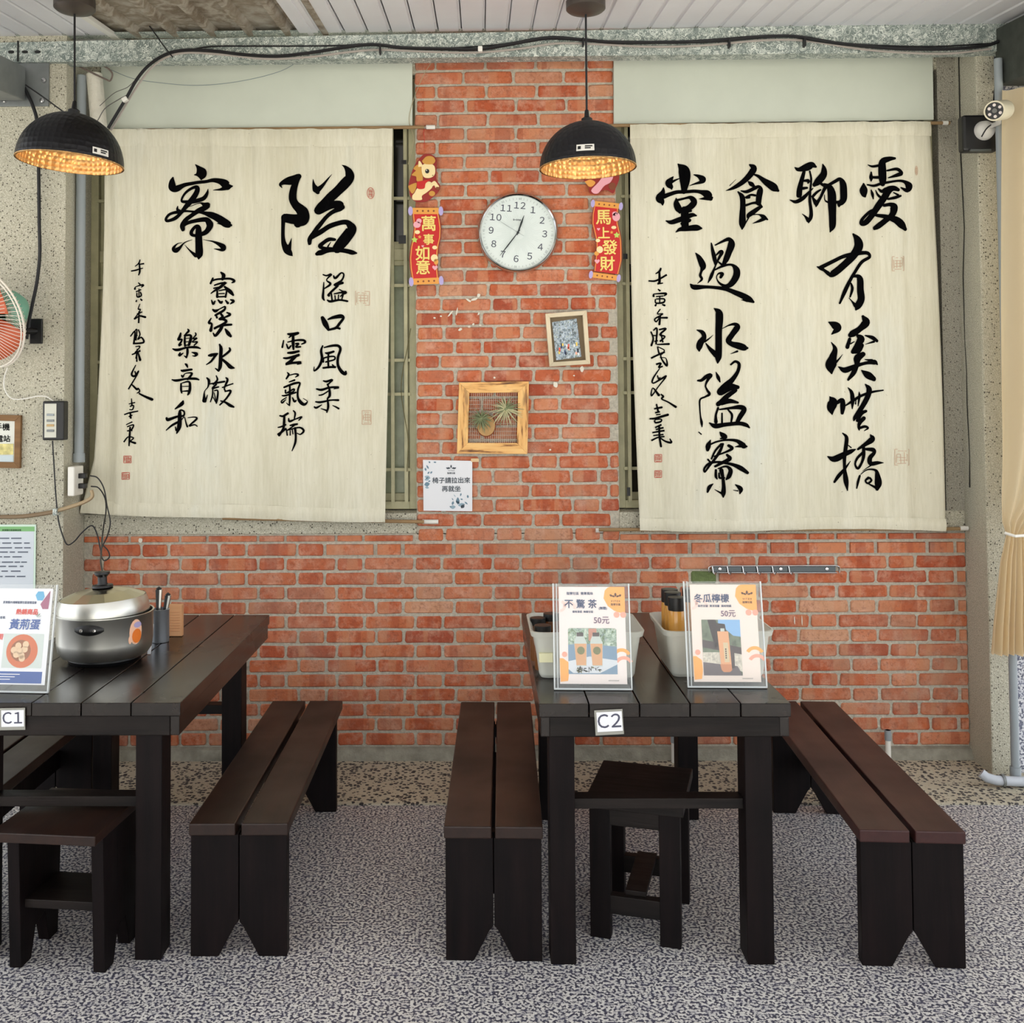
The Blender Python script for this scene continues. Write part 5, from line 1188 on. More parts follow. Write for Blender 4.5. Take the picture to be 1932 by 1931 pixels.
# --- pipes and curtain on the right
vp = thing('drain_pipe', 'grey vertical plastic pipe beside the right column', 'pipe', tuple(P(1912, 1478, 4.30)))
x_ = P(1912, 1300, 4.40).x; zt_ = 3.1; zb_ = .034
MB().tube([(x_, 4.40, zb_), (x_, 4.40, zt_)], .017, 16).build('upright', M_pipe, vp, smooth=True)
MB().tube([(x_, 4.40, zb_+.05), (x_, 4.40, zb_)], .022, 16).build('socket', M_pipe, vp, smooth=True)
pth = [P(1851, 1459, 4.38), P(1862, 1468, 4.37), P(1880, 1473, 4.36), P(1915, 1475, 4.36), P(1990, 1476, 4.36)]
MB().tube(pth, .020, 14).build('foot_pipe', pbr('white_grey_pvc', (190,196,204), .4), vp, smooth=True)
c = P(1892, 1473, 4.36); MB().lathe([(.021, -.005), (.025, -.005), (.025, .005), (.021, .005)], 20, Matrix.Translation(c) @ Matrix.Rotation(pi/2, 4, 'Y')).build('band', M_steel, vp)
st2 = Box(XR+.05, 4.2, 4.225, 4.30, 0, .018).build('trim_6', M_plinth, bevel=.006); struct(st2); st2['label'] = 'low concrete ledge at the foot of the far right wall'
def curtain():
    t = thing('curtain', 'beige translucent curtain tied back at the right edge', 'curtain', tuple(P(1900, 1235, 4.25)))
    rows = [(166, 1897), (300, 1897), (500, 1896), (700, 1894), (850, 1892), (940, 1889), (985, 1890), (1008, 1899), (1020, 1897), (1060, 1888), (1120, 1882), (1180, 1876), (1236, 1872)]
    right = [2300, 2300, 2300, 2260, 2180, 2080, 1985, 1945, 1948, 1955, 1960, 1962, 1966]
    nv = 90; nu = 90; vs = []
    ry = [r[0] for r in rows]; rl = [r[1] for r in rows]
    for j in range(nv+1):
        py = 166+(1236-166)*j/nv; l = np.interp(py, ry, rl); r = np.interp(py, ry, right)
        gath = 1.0 if py < 900 else max(.35, 1-abs(0))
        for i in range(nu+1):
            u = i/nu; px = l+(r-l)*u
            p = P(px, py, 4.315); am = .025*min(1, .35+abs(py-1008)/400)
            p.y += am*sin(u*46+1.2*sin(py*.004))+.5*am*sin(u*19+1); vs.append(tuple(p))
    fs = [(j*(nu+1)+i, j*(nu+1)+i+1, (j+1)*(nu+1)+i+1, (j+1)*(nu+1)+i) for j in range(nv) for i in range(nu)]
    k = NT('beige_sheer_curtain'); k.b.inputs['Base Color'].default_value = lin((232,216,182)); k.b.inputs['Roughness'].default_value = .9
    v = k.coords(); k.bump(k.noise(v, 300, 2), .2, .002)
    tr = k.n('ShaderNodeBsdfTranslucent'); tr.inputs[0].default_value = lin((240,222,186)); mx = k.n('ShaderNodeMixShader'); mx.inputs[0].default_value = .5
    k.l(k.b.outputs[0], mx.inputs[1]); k.l(tr.outputs[0], mx.inputs[2]); k.l(mx.outputs[0], k.t.nodes['Material Output'].inputs[0])
    MB().add(vs, fs).build('drape', k.m, t, smooth=True)
    c = P(1925, 1010, 4.2); MB().tube([P(1896, 1006, 4.22), P(1915, 1012, 4.19), P(1945, 1010, 4.2)], .006, 8).build('tie', M_white, t, smooth=True)
curtain()
# --- pendant lamps
def pendant(label, px, py, Y, R, tilt, cordtop, sticker, canopy=False):
    c = P(px, py, Y)
    M4 = Matrix.Translation(c) @ Matrix.Rotation(radians(tilt), 4, 'Y')
    t = thing('pendant_lamp', label, 'lamp', mat=M4, group='black dome pendant lamps')
    n = 14; hh = R*.98
    MB().lathe([(R*cos(pi/2*i/n), hh*sin(pi/2*i/n)) for i in range(n+1)], 56).build('shade', M_dome, t, smooth=True, local=True)
    MB().lathe([(R+.001, -.001), (R+.001, .003), (R-.005, .003), (R-.005, -.001)], 56).build('rim', M_gold, t, smooth=True, local=True)
    MB().lathe([((R-.006)*cos(pi/2*i/n), (hh-.006)*sin(pi/2*i/n)) for i in range(n+1)], 56).build('gold_lining', M_gold, t, smooth=True, local=True)
    MB().lathe([(.022, hh-.004), (.022, hh+.012), (.010, hh+.020), (.008, hh+.045), (.0035, hh+.05)], 16).build('cord_cap', M_black, t, smooth=True, local=True)
    top = P(cordtop[0], cordtop[1], Y); top.x = c.x+sin(radians(tilt))*(hh); zc = cz(Y)
    MB().tube([M4 @ Vector((0, 0, hh+.04)), (top.x, Y, zc-.01)], .0042, 8).build('cord', M_blackm, t, smooth=True)
    if canopy or True:
        MB().lathe([(0, -.05), (.02, -.05), (.07, -.035), (.078, -.028), (.078, 0.01)], 32, Matrix.Translation((top.x, Y, zc-.004))).build('canopy', pbr('dark_bronze', (84,76,70), .4, .5), t, smooth=True)
    MB().lathe([(0, -.095+hh*.9), (.012, -.093+hh*.9), (.024, -.075+hh*.9), (.030, -.05+hh*.9), (.026, -.025+hh*.9), (.014, 0+hh*.9), (.014, .03+hh*.9)], 20).build('bulb', pbr('warm_glass_bulb', (250,236,206), .1, trans=.6, emit=((255,214,150), .6)), t, smooth=True, local=True)
    MB().lathe([(.016, hh*.88), (.018, hh*.97)], 16).build('socket', M_black, t, smooth=True, local=True)
    ang, el = sticker; Rr = R+.003
    vs = []
    for j in range(2):
        for i in range(6):
            a0 = ang+(i/5-.5)*.068/R; e0 = el+(j-.5)*.026/R
            vs.append((Rr*cos(e0)*cos(a0), Rr*cos(e0)*sin(a0), (hh+.003)*sin(e0)))
    sk_ = MB().add(vs, [(i, i+1, i+7, i+6) for i in range(5)]).build('sticker', M_white, t, local=True)
    vs = []; Rr += .0008
    for row, (ea, eb, aa, ab) in enumerate(((.1, .3, -.05, .8), (.4, .6, -.05, .6), (.15, .65, -.85, -.5))):
        for j in range(2):
            for i in range(6):
                a0 = ang+(aa+(ab-aa)*i/5)*.5*.068/R; e0 = el-(([ea, eb][j])-.4)*.026/R
                vs.append((Rr*cos(e0)*cos(a0), Rr*cos(e0)*sin(a0), (hh+.003)*sin(e0)))
    MB().add(vs, [(r*12+i, r*12+i+1, r*12+i+7, r*12+i+6) for r in range(3) for i in range(5)]).build('sticker_print', M_black, sk_, local=True)
    ld = bpy.data.lights.new('bulb_light', 'POINT'); ld.energy = .5; ld.color = (1, .87, .68); ld.shadow_soft_size = .03
    lo = bpy.data.objects.new('bulb_light', ld); C.objects.link(lo); lo.location = M4 @ Vector((0, 0, hh*.25))
    return t
pendant('black hammered dome pendant over table C1, gold inside, hanging tilted at the left', 132, 308, 3.93, .2, 4.0, (135, 0), (-.62, .13))
pendant('black hammered dome pendant over table C2, gold inside, in front of the brick pier', 1109, 318, 4.02, .19, -.5, (1106, 0), (-1.72, .20))
# ================================================================ THINGS ON THE TABLES
TZ = .7505
# --- electric steel pot on table C1
pc = F(203, 1265, TZ); pcx, pcy = F(204, 1240, TZ).x, 3.555
R_ = P(290, 1180, pcy).x-P(204, 1180, pcy).x; R_ = .158
pot = thing('steam_pot', 'large round stainless steel electric pot with a black knob on table C1', 'pot', (pcx, pcy, TZ))
PT = Matrix.Translation((pcx, pcy, TZ))
MB().lathe([(0, 0), (.118, 0), (.125, .012), (.122, .02)], 48, PT).build('foot', M_black, pot, smooth=True)
MB().lathe([(.118, .016), (.143, .022), (.155, .040), (.1590, .07), (.160, .158), (.163, .162), (.163, .166), (.157, .166), (.155, .155), (.145, .06), (.12, .03)], 64, PT).build('body', M_inox, pot, smooth=True)
LM = PT @ Matrix.Translation((-.006, 0, .163)) @ Matrix.Rotation(radians(-2.5), 4, 'Y')
MB().lathe([(.152, -.004), (.154, .004), (.150, .030), (.142, .052)], 64, LM).build('lid_skirt', M_inox, pot, smooth=True)
m = MB(); prof = [(.142, .052), (.03, .083), (0, .084)]
lid = MB().lathe([(.142, .052), (.090, .073), (.03, .083), (0, .084)], 16, LM).build('lid_top', pbr('lid_steel', (196,190,168), .22, 1.0), pot)
MB().lathe([(0, .083), (.036, .085), (.034, .092), (.018, .094), (.0155, .100), (.0155, .120), (.026, .130), (.0255, .137), (.012, .139), (0, .139)], 28, LM).build('knob', M_black, pot, smooth=True)
# side handle: a shallow black oval grip on the front
hm = []
for k, (nm, mat, sz, dz) in enumerate((('handle', M_black, .050, 0),)):
    vs = []
    for j in range(5):
        for i in range(13):
            a0 = -pi/2+(i/12-.5)*.62+.02; e = (j/4-.5)*.036*max(.25, cos((i/12-.5)*pi)**.5)
            rr_ = .158+.010*cos((j/4-.5)*pi)*max(.0, cos((i/12-.5)*pi))+.002
            vs.append(PT @ Vector((rr_*cos(a0), rr_*sin(a0), .132+e)))
    MB().add(vs, [(j*13+i, j*13+i+1, (j+1)*13+i+1, (j+1)*13+i) for j in range(4) for i in range(12)]).build('handle', M_black, pot, smooth=True)
for a0 in (-.13, .13):
    c = PT @ Vector((.170*cos(-pi/2+.02+a0), .170*sin(-pi/2+.02+a0), .132)); MB().lathe([(0, .003), (.005, .002), (.006, 0)], 10, Matrix.Translation(c) @ WALLM).build('rivet', M_chrome, pot, smooth=True)
def on_pot(pts, mat, nm, lift=.0012):      # sticker wrapped on the body: (angle, height) outline, in rings
    ca, cz_ = sum(p[0] for p in pts)/len(pts), sum(p[1] for p in pts)/len(pts); n = len(pts); vs = []
    for q in (.02, .35, .7, 1.0):
        for a0, z in pts:
            a1, z1 = ca+(a0-ca)*q, cz_+(z-cz_)*q
            r = np.interp(z1, [.022, .040, .07, .158], [.143, .155, .159, .160])+lift; vs.append(PT @ Vector((r*cos(a1), r*sin(a1), z1)))
    MB().add(vs, [(k*n+i, k*n+(i+1) % n, (k+1)*n+(i+1) % n, (k+1)*n+i) for k in range(3) for i in range(n)]).build(nm, mat, pot)
M_so = pbr('sticker_orange', (228,120,40), .4); M_sp = pbr('sticker_peach', (240,190,160), .4); M_sl2 = pbr('sticker_lilac', (170,160,200), .4)
on_pot([(-.56+.16*cos(t), .112+.042*sin(t)) for t in [2*pi*i/18 for i in range(18)]], M_sp, 'sticker', .001)
on_pot([(-.54+.12*cos(t), .098+.024*sin(t)) for t in [2*pi*i/14 for i in range(14)]], M_so, 'sticker_print', .002)
on_pot([(-.52+.10*cos(t), .135+.010*sin(t)) for t in [2*pi*i/14 for i in range(14)]], M_sl2, 'sticker_print', .002)
on_pot([(-.70+.04*cos(t), .088+.014*sin(t)) for t in [2*pi*i/10 for i in range(10)]], M_sp, 'sticker_tail', .001)
# --- cup of tongs
cu_ = F(299, 1213, TZ); cu_.y += .02
cup = thing('utensil_cup', 'small steel cup holding tongs, right of the steel pot', 'cup', (cu_.x, cu_.y, TZ))
CM = Matrix.Translation((cu_.x, cu_.y, TZ))
MB().lathe([(0, 0), (.032, 0), (.033, .004), (.033, .118), (.0345, .120), (.032, .121), (.031, .01), (0, .008)], 32, CM).build('wall', pbr('cup_steel', (190,196,204), .38, .85), cup, smooth=True)
def tongs(label, base, top, w):
    b_, t_ = Vector(base), Vector(top); d = (t_-b_)
    t = thing('tongs', label, 'tongs', tuple(b_)); side = Vector((1, .2, 0)).normalized()*w
    MB().tube([b_, b_+d*.6+side*.35, t_+side*.6], [.004, .006, .007], 8).build('arm', M_inox, t, smooth=True)
    MB().tube([b_, b_+d*.6-side*.35, t_-side*.6], [.004, .006, .007], 8).build('arm', M_black, t, smooth=True)
    MB().tube([t_+side*.7, t_+Vector((0, 0, .006)), t_-side*.7], .006, 8).build('hinge', M_black, t, smooth=True)
tongs('black handled tongs standing upright in the steel cup', (cu_.x-.008, cu_.y, TZ+.012), tuple(P(300, 1113, cu_.y)), .010)
tongs('black handled tongs leaning to the right in the steel cup', (cu_.x+.004, cu_.y, TZ+.012), tuple(P(317, 1124, cu_.y)), .008)
# label strip leaning between pot and cup
a_, b_ = P(287, 1178, 3.67), P(281, 1230, 3.62)
kn = thing('paper_strip', 'white paper strip leaning between the pot and the steel cup', 'paper strip', (b_.x, b_.y, TZ))
MB().prism([(b_.x-.006, b_.y, TZ+.001), (b_.x+.006, b_.y, TZ+.001), (a_.x+.006, a_.y, a_.z), (a_.x-.007, a_.y, a_.z)], (0, .002, 0)).build('strip', M_paper, kn)
for k, q_ in enumerate((.55, .65, .75)):
    c = b_.lerp(a_, q_); Box(c.x-.003, c.x+.003, c.y-.0012, c.y-.0004, c.z-.003, c.z+.003).build('mark', M_sl, kn)
# peach wooden block
a_, b_ = P(312, 1142, 3.90), P(343, 1183, 3.90)
wbk = thing('wood_block', 'small pale peach wooden block standing behind the steel cup', 'block', (a_.x, 3.90, TZ))
Box(a_.x, b_.x, 3.90, 3.925, TZ, a_.z).build('block', wood('peach_wood', (234,178,130), (218,160,112), .6, 4, 'X'), wbk, bevel=.002)
m = MB()
for i in range(8): m.box(a_.x+.008, b_.x-.008, 3.8985, 3.8998, TZ+.02+i*.010, TZ+.0215+i*.010)
m.build('written_lines', pbr('faint_orange_line', (206,146,100), .7), wbk)
# --- leaning acrylic menu stands.  page frame: x right, y up, origin bottom middle
M_acr = pbr('acrylic', (236,240,240), .05, alpha=.05, spec=.8); M_acre = pbr('acrylic_edge', (226,232,232), .15, alpha=.8)
M_navy = pbr('menu_navy', (58,74,112), .5); M_purp = pbr('menu_purple', (110,78,110), .5); M_mor = pbr('menu_orange', (248,176,92), .5); M_mpk = pbr('menu_pink', (240,172,150), .5); M_mpal = pbr('menu_pale_pink', (246,214,204), .5)
M_mpap = pbr('menu_paper', (240,230,226), .5); M_mred = pbr('menu_red', (220,72,56), .5); M_mblu = pbr('menu_blue', (60,92,160), .5); M_mbr = pbr('menu_brown', (96,60,36), .5)
class Page:
    def __init__(s, t, W, H, pw, ph, px0, py0): s.t, s.W, s.H, s.pw, s.ph, s.x0, s.y0 = t, W, H, pw, ph, px0, py0; s.k = 0
    def q(s, x, y): return (s.x0+x*s.pw, s.y0+(1-y)*s.ph)               # page fractions from top left
    def poly(s, pts, mat, nm='print', lvl=1):
        m = MB().prism([(s.q(*p)[0], s.q(*p)[1], .0030+lvl*.00035) for p in pts][::-1], (0, 0, .0002)); return m.build(nm, mat, s.t, local=True)
    def rect(s, x0, y0, x1, y1, mat, nm='print', lvl=1): return s.poly([(x0,y0),(x1,y0),(x1,y1),(x0,y1)], mat, nm, lvl)
    def circ(s, x, y, r, mat, nm='print', lvl=1, n=18, ry=None):
        return s.poly([(x+r*cos(2*pi*i/n), y+(ry or r*s.pw/s.ph)*sin(2*pi*i/n)) for i in range(n)], mat, nm, lvl)
    def arc(s, x, y, r0, r1, a0, a1, mat, nm='arc_print', lvl=1):
        f = s.pw/s.ph; A = [a0+(a1-a0)*i/10 for i in range(11)]
        return s.poly([(x+r1*cos(a), y-r1*f*sin(a)) for a in A]+[(x+r0*cos(a), y-r0*f*sin(a)) for a in A[::-1]], mat, nm, lvl)
    def text(s, body, x, y, size, mat, bold=.015, align='CENTER', sx=1.0, shear=0, lvl=4):
        X, Y = s.q(x, y); return text(body, size*s.ph, mat, s.t, Matrix.Translation((X, Y, .0030+lvl*.00035)), bold=bold, align=align, sx=sx, shear=shear)
    def logo(s, x, y, r, mat):
        f = s.pw/s.ph
        for (dx, dy, L, w, an) in ((0, 0, 1.0, .28, pi/2), (-.15, 0, .75, .22, pi*.86), (.15, 0, .75, .22, pi*.14), (-.75, .12, .75, .26, pi*.80), (.75, .12, .75, .26, pi*.20)):
            pts = [(x+r*(dx+L*u*cos(an)-w*sin(pi*u)*sg*sin(an)), y-r*f*(dy-.0+L*u*sin(an)+w*sin(pi*u)*sg*cos(an))) for sg, us in ((1, (0,.25,.5,.75,1)), (-1, (.75,.5,.25))) for u in us]
            s.poly(pts, mat, 'logo_leaf', 4)
def stand(label, base, lean, turn, W, H, margins, papermat):
    M4 = Matrix.Translation(base) @ Matrix.Rotation(radians(turn), 4, 'Z') @ Matrix.Rotation(pi/2-radians(lean), 4, 'X')
    t = thing('menu_stand', label, 'menu stand', mat=M4, group='acrylic menu stands')
    ml, mr, mt, mb_ = margins
    Box(-W/2+ml, W/2-mr, mb_, H-mt, .0012, .0030).build('paper', papermat, t, local=True)
    Box(-W/2, W/2, 0, H, -.0005, .0010).build('back_panel', M_acr, t, local=True)
    Box(-W/2, W/2, 0, H, .0056, .0066).build('front_panel', M_acr, t, local=True)
    for (x0, x1, y0, y1) in ((-W/2-.001, -W/2+.003, 0, H), (W/2-.003, W/2+.001, 0, H), (-W/2, W/2, -.001, .004), (-W/2+.010, -W/2+.0125, .004, H)):
        Box(x0, x1, y0, y1, -.001, .007).build('edge', M_acre, t, local=True)
    # folded foot running back on the table
    d = Matrix.Rotation(-(pi/2-radians(lean)), 4, 'X')
    m = MB(); pts = [Vector((-W/2, 0, 0)), Vector((W/2, 0, 0)), Vector((W/2, .0, -.001))]
    back = M4.to_3x3().inverted() @ Vector((sin(radians(-turn))*0, .07, 0)); m.add([(-W/2, 0, 0), (W/2, 0, 0), (W/2, back.y, back.z), (-W/2, back.y, back.z)], [(0,1,2,3)]).build('foot', M_acr, t, local=True)
    return Page(t, W, H, W-ml-mr, H-mt-mb_, -W/2+ml, mb_)
def blobs(p):
    p.poly([(.78,.0),(1,0),(1,.30),(.93,.27),(.84,.25),(.74,.20),(.68,.12),(.70,.04),(.74,.01)], M_mor, 'orange_blob', 1)
    p.circ(.87, .29, .045, M_mpk, 'pink_dot', 2); p.circ(.97, .29, .045, M_mpk, 'pink_dot', 2)
    p.poly([(0,.74),(.05,.74),(.13,.78),(.14,.88),(.12,.97),(.01,.98)], M_mor, 'orange_blob', 1); p.circ(.075, .70, .04, M_mpk, 'pink_dot', 2)
    p.arc(.93, .74, .10, .15, .5, 2.6, M_mor); p.arc(.96, .82, .10, .15, .5, 2.6, M_mpk); p.arc(.16, .22, .06, .10, -.2, 3.0, M_mpal, lvl=1); p.arc(.02, .20, .05, .09, -1.6, 1.2, M_mpal)
    p.logo(.86, .105, .065, M_mbr); p.text('V I T E X', .86, .15, .026, M_mbr, .02); p.text('隘寮社區', .86, .185, .026, M_mbr, .02)
b_ = (F(1045, 1302, TZ)+F(1193, 1302, TZ))/2; b_.z = TZ+.001
pg = stand('acrylic stand with the 50元 tea sign showing two bottles, left one on table C2', b_, 11, -2.0, .236, .316, (.018, .014, .010, .016), M_mpap)
blobs(pg)
pg.text('隘寮社區  簡單風味', .32, .072, .033, M_navy, .02); pg.text('不 驚 茶', .33, .185, .098, M_navy, .022); pg.text('(無糖)', .665, .225, .034, M_navy, .02)
pg.text('香味清感  無糖甘甜', .36, .262, .026, M_navy, .02); pg.text('50元', .64, .352, .085, M_purp, .012); pg.text('隘寮社區發展協會', .80, .965, .014, M_steel, .0)
rp = lambda m_, x0, y0, x1, y1, mat, nm: m_.poly([(x0+.02,y0),(x1-.02,y0),(x1,y0+.014),(x1,y1-.014),(x1-.02,y1),(x0+.02,y1),(x0,y1-.014),(x0,y0+.014)], mat, nm, 1)
rp(pg, .13, .43, .86, .90, photo_mat('foliage_print', [(0, lin((70,96,60))), (.42, lin((130,160,110))), (.55, lin((196,214,176))), (.65, lin((160,110,90)))], 40), 'photo_print')
pg.poly([(.13,.60),(.40,.59),(.86,.62),(.86,.90),(.13,.90)], pbr('print_blue_table', (124,152,176), .5), 'photo_table', 2)
pg.poly([(.13,.77),(.45,.72),(.86,.76),(.86,.80),(.60,.89),(.20,.89),(.13,.85)], pbr('print_white_cloth', (214,220,226), .5), 'photo_cloth', 3)
pg.rect(.44, .435, .56, .56, pbr('print_brickwall', (196,140,120), .5), 'photo_wall', 2)
M_tea = pbr('print_tea', (214,164,120), .4); M_teal = pbr('print_leaves', (120,124,84), .5); M_cap = pbr('print_cap', (84,74,74), .5); M_gl = pbr('print_glass', (196,206,200), .4)
for x in (.29, .53):
    pg.poly([(x-.03,.50),(x+.07,.50),(x+.10,.55),(x+.12,.58),(x+.11,.82),(x-.04,.82),(x-.07,.58),(x-.06,.55)], M_gl, 'photo_bottle', 4)
    pg.poly([(x-.065,.59),(x+.115,.59),(x+.105,.81),(x-.04,.81)], M_tea, 'photo_tea', 5); pg.circ(x+.03, .66, .058, M_teal, 'photo_leaves', 6); pg.rect(x-.03, .475, x+.07, .515, M_cap, 'photo_cap', 5)
rr = random.Random(12); M_dl = pbr('print_dark_leaf', (62,66,64), .6)
for i in range(34):
    x, y, a0 = .26+.34*rr.random(), .83+.05*rr.random()-.0, rr.uniform(0, pi); L = .03
    pg.poly([(x-L*cos(a0), y-L*.6*sin(a0)), (x+.006, y-.006), (x+L*cos(a0), y+L*.6*sin(a0)), (x-.006, y+.006)], M_dl if i % 4 else M_teal, 'photo_dry_leaf', 7)
b_ = (F(1298, 1298, TZ)+F(1446, 1298, TZ))/2; b_.z = TZ+.001
pg = stand('acrylic stand with the 50元 winter melon lemon drink sign, right one on table C2', b_, 11, -1.5, .240, .318, (.020, .016, .010, .016), pbr('menu_paper_warm', (240,226,216), .5))
blobs(pg)
pg.text('冬瓜檸檬', .32, .150, .094, M_navy, .022); pg.text('自然甘甜  清涼消暑  風味特調', .36, .225, .027, M_navy, .02); pg.text('50元', .56, .305, .080, M_purp, .012); pg.text('隘寮社區發展協會', .80, .965, .014, M_steel, .0)
pg.rect(.15, .365, .73, .935, pbr('print_green_bg', (112,124,104), .5, var=(60, .4)), 'photo_print', 1)
pg.poly([(.40,.365),(.73,.365),(.73,.54),(.62,.53),(.52,.47),(.40,.40)], pbr('print_sky', (140,184,226), .5), 'photo_sky', 2)
pg.poly([(.24,.365),(.36,.365),(.38,.40),(.50,.41),(.52,.50),(.40,.62),(.34,.66)], pbr('print_dark_roof', (62,52,52), .5), 'photo_roof', 3)
pg.poly([(.15,.57),(.73,.65),(.73,.72),(.15,.65)], M_cap, 'photo_rail', 3); pg.rect(.56, .70, .62, .86, M_cap, 'photo_post', 3)
pg.poly([(.15,.70),(.56,.70),(.56,.84),(.15,.82)], pbr('print_dapple', (206,200,186), .5, var=(120, .3)), 'photo_ground', 2); pg.poly([(.62,.70),(.73,.72),(.73,.90),(.62,.86)], pbr('print_dapple', (206,200,186), .5), 'photo_ground', 2)
pg.poly([(.15,.80),(.66,.84),(.73,.935),(.15,.935)], pbr('print_table', (108,100,104), .5), 'photo_table', 3)
pg.poly([(.38,.485),(.545,.485),(.555,.60),(.575,.88),(.54,.90),(.45,.90),(.42,.88),(.39,.60)], pbr('print_orange_drink', (226,168,124), .4), 'photo_bottle', 4)
pg.rect(.43, .455, .49, .49, M_gl, 'photo_bottle_neck', 4); pg.poly([(.46,.60),(.53,.60),(.545,.80),(.47,.80)], pbr('print_bottle_label', (214,196,160), .5), 'photo_bottle_label', 5); pg.poly([(.40,.82),(.57,.82),(.575,.88),(.54,.90),(.45,.90),(.42,.88)], pbr('print_orange_deep', (206,140,100), .4), 'photo_bottle_base', 5)
for i in range(5): pg.rect(.485, .66+i*.022, .505, .675+i*.022, M_cap, 'photo_lettering', 6)
b_ = F(92, 1308, TZ); b_ = Vector((b_.x-.121*cos(radians(-3)), b_.y+.008, TZ+.001))
pg = stand('acrylic stand with the 黃荊蛋 egg sign beside the steel pot, cut by the left edge', b_, 10, -4, .242, .322, (.014, .014, .012, .022), M_paper)
pg.poly([(.78,.03),(.86,.03),(.885,.085),(.86,.125),(.78,.125),(.745,.07)], pbr('menu_sky_blue', (96,172,212), .5), 'blue_hexagon', 1)
pg.poly([(.965,.02),(.965,.10),(.955,.215),(.87,.215),(.83,.165),(.90,.09)], pbr('menu_plum', (160,92,120), .5), 'plum_triangle', 2)
pg.logo(.10, .11, .07, M_cap); pg.text('V I T E X', .10, .135, .026, M_cap, .01); pg.text('隘寮社區', .10, .165, .026, M_cap, .02)
pg.text('屏東縣內埔鄉隘寮社區發展協會', .52, .150, .030, M_navy, .025, sx=.9); pg.text('熱銷商品', .64, .250, .062, M_mred, .04, shear=.1)
pg.text('在地的迷人香氣', .18, .310, .030, M_navy, .02); pg.text('黃荊蛋', .62, .385, .115, M_mblu, .03, shear=.12); pg.text('10元/顆', .16, .515, .070, M_mred, .02, shear=.15)
for an in (.3, .9, 1.5, -.3, 2.1):
    x, y = .80, .30; pg.poly([(x, y), (x+.05*cos(an)+.006, y-.035*sin(an)), (x+.07*cos(an), y-.05*sin(an)), (x+.05*cos(an)-.008, y-.035*sin(an)-.003)], pbr('menu_grey_green', (120,140,124), .5), 'leaf_print', 3)
pg.rect(.33, .475, .93, .83, pbr('print_cloth', (204,214,210), .5), 'photo_print', 1); pg.circ(.62, .655, .235, pbr('print_orange_bowl', (206,110,66), .5), 'photo_bowl', 2, 28); pg.circ(.60, .65, .15, pbr('print_bowl_in', (150,92,56), .5), 'photo_bowl_inside', 3, 24)
for (x, y) in ((.56,.60),(.67,.585),(.50,.645),(.66,.635),(.54,.69),(.62,.70),(.59,.655),(.63,.73)): pg.circ(x, y, .047, pbr('print_egg', (226,196,160), .5), 'photo_egg', 4, 14)
pg.rect(-.0, .865, .95, .985, M_mblu, 'blue_band', 1)
for i, (xa_, xb_) in enumerate(((.2,.62),(.16,.55),(.30,.48))): pg.rect(xa_, .89+i*.026, xb_, .898+i*.026, M_paper, 'printed_line', 2)
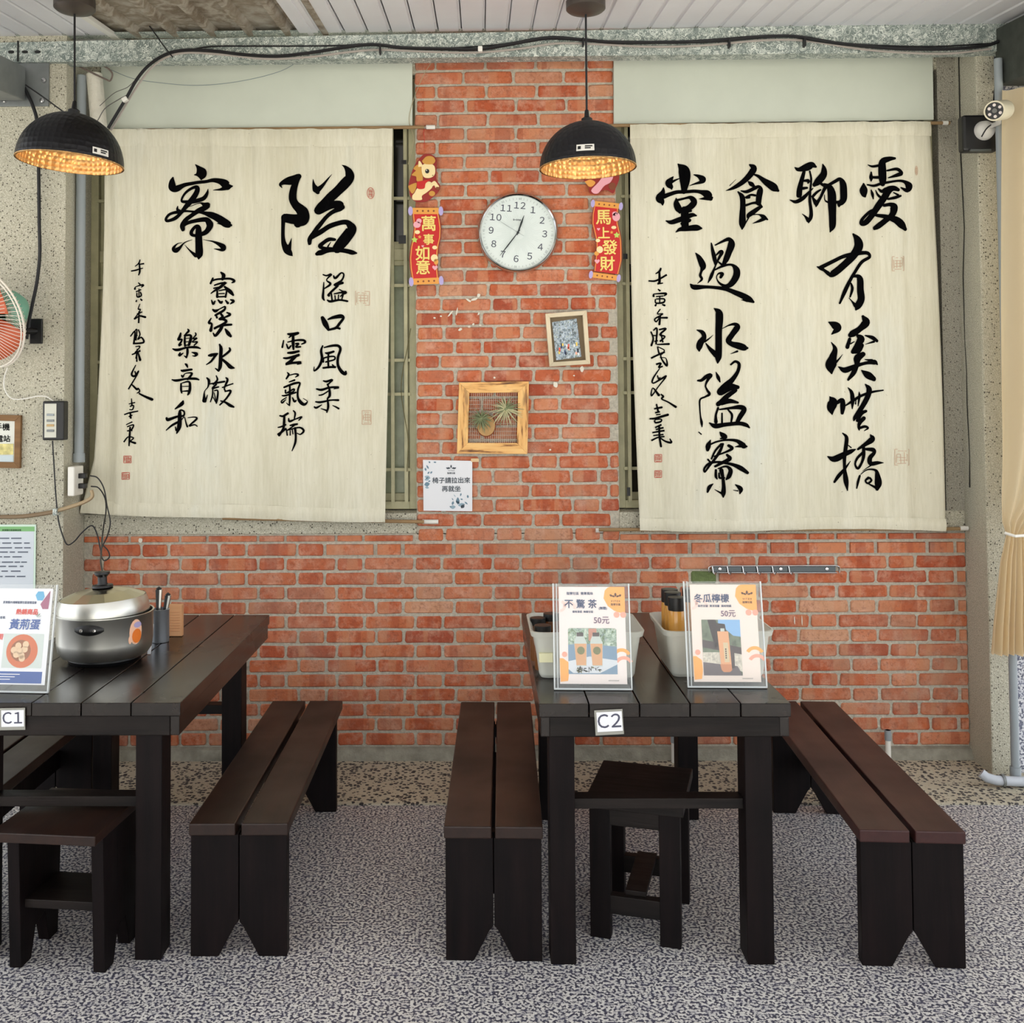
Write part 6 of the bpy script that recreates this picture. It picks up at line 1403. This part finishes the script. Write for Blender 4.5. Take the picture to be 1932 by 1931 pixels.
# --- plastic tubs and bottles on table C2
M_tub = pbr('frosted_plastic', (222,224,214), .35, trans=.0, alpha=.62)
def tub(label, fl_, fr_, y0, depth, h, flare):
    x0, x1 = fl_, fr_
    t = thing('plastic_tub', label, 'tub', ((x0+x1)/2, y0, TZ), group='frosted plastic tubs')
    def ring(x0, x1, y0, y1, z, r=.02):
        out = []
        for (cx_, cy_, a0) in ((x1-r, y0+r, -pi/2), (x1-r, y1-r, 0), (x0+r, y1-r, pi/2), (x0+r, y0+r, pi)):
            out += [(cx_+r*cos(a0+pi/2*i/4), cy_+r*sin(a0+pi/2*i/4), z) for i in range(5)]
        return out
    L = [(0, TZ+.0), (.004, TZ+.006), (flare*.9, TZ+h-.018), (flare*.9+.008, TZ+h-.017), (flare+.010, TZ+h), (flare+.004, TZ+h+.001), (flare*.9-.002, TZ+h-.012), (.006, TZ+.010)]
    vs = []; n = 20
    for o_, z in L: vs += ring(x0-o_, x1+o_, y0-o_, y0+depth+o_, z, .02+max(0, o_)*.5)
    fs = [(k*n+i, k*n+(i+1) % n, (k+1)*n+(i+1) % n, (k+1)*n+i) for k in range(len(L)-1) for i in range(n)]+[tuple(range(n))[::-1], tuple(range((len(L)-1)*n, len(L)*n))]
    MB().add(vs, fs).build('tub_body', M_tub, t, smooth=True); return t
ta = tub('frosted plastic tub of small black capped bottles behind the tea sign', .185, .478, 3.295, .245, .150, .026)
tb = tub('frosted plastic tub with amber drink bottles behind the winter melon sign', .607, .890, 3.305, .245, .150, .026)
c = P(1028, 1241, 3.275); Box(c.x-.018, c.x+.025, 3.268, 3.296, c.z-.014, c.z+.014).build('tub_label', M_label, ta)
def bottle(label, x, y, z0, h, r, liq, group, cap_h=.042):
    t = thing('drink_bottle', label, 'bottle', (x, y, z0), group=group); M4 = Matrix.Translation((x, y, z0))
    MB().lathe([(0, 0), (r*.95, 0), (r, .006), (r, h-.012), (r*.93, h), (0, h)], 24, M4).build('body', liq, t, smooth=True)
    MB().lathe([(0, h), (r*.98, h), (r*1.0, h+.003), (r*1.0, h+cap_h), (r*.9, h+cap_h+.001), (0, h+cap_h-.001)], 24, M4).build('cap', M_black, t, smooth=True); return t
M_amb = pbr('amber_drink', (206,148,66), .15, spec=.7); M_ambd = pbr('dark_tea', (110,70,40), .2)
gb = 'amber bottles in the right tub'
for lab, px, py, y in (('amber bottle with black cap, nearest of those in the right tub', 1271, 1127, 3.385), ('amber bottle with black cap behind the nearest one in the right tub', 1264, 1118, 3.446), ('amber bottle with black cap, leftmost and rearmost in the right tub', 1258, 1112, 3.507)):
    p = P(px, py, y); bottle(lab, p.x+.009, y, TZ+.012, p.z-TZ-.012-.042, .028, M_amb, gb)
p = P(1290, 1111, 3.50); bottle('amber bottle mostly hidden by the winter melon sign', p.x+.022, 3.50, TZ+.012, p.z-TZ-.054, .028, M_amb, gb)
ga = 'black capped bottles in the left tub'
for lab, px, py, y in (('black capped bottle at the left in the left tub', 1015, 1166, 3.48), ('black capped bottle low at the front of the left tub', 1024, 1180, 3.36), ('black capped bottle rising beside the tea sign edge', 1040, 1158, 3.50)):
    p = P(px, py, y); bottle(lab, p.x, y, TZ+.012, p.z-TZ-.012-.022, .027, M_ambd, ga, .022)
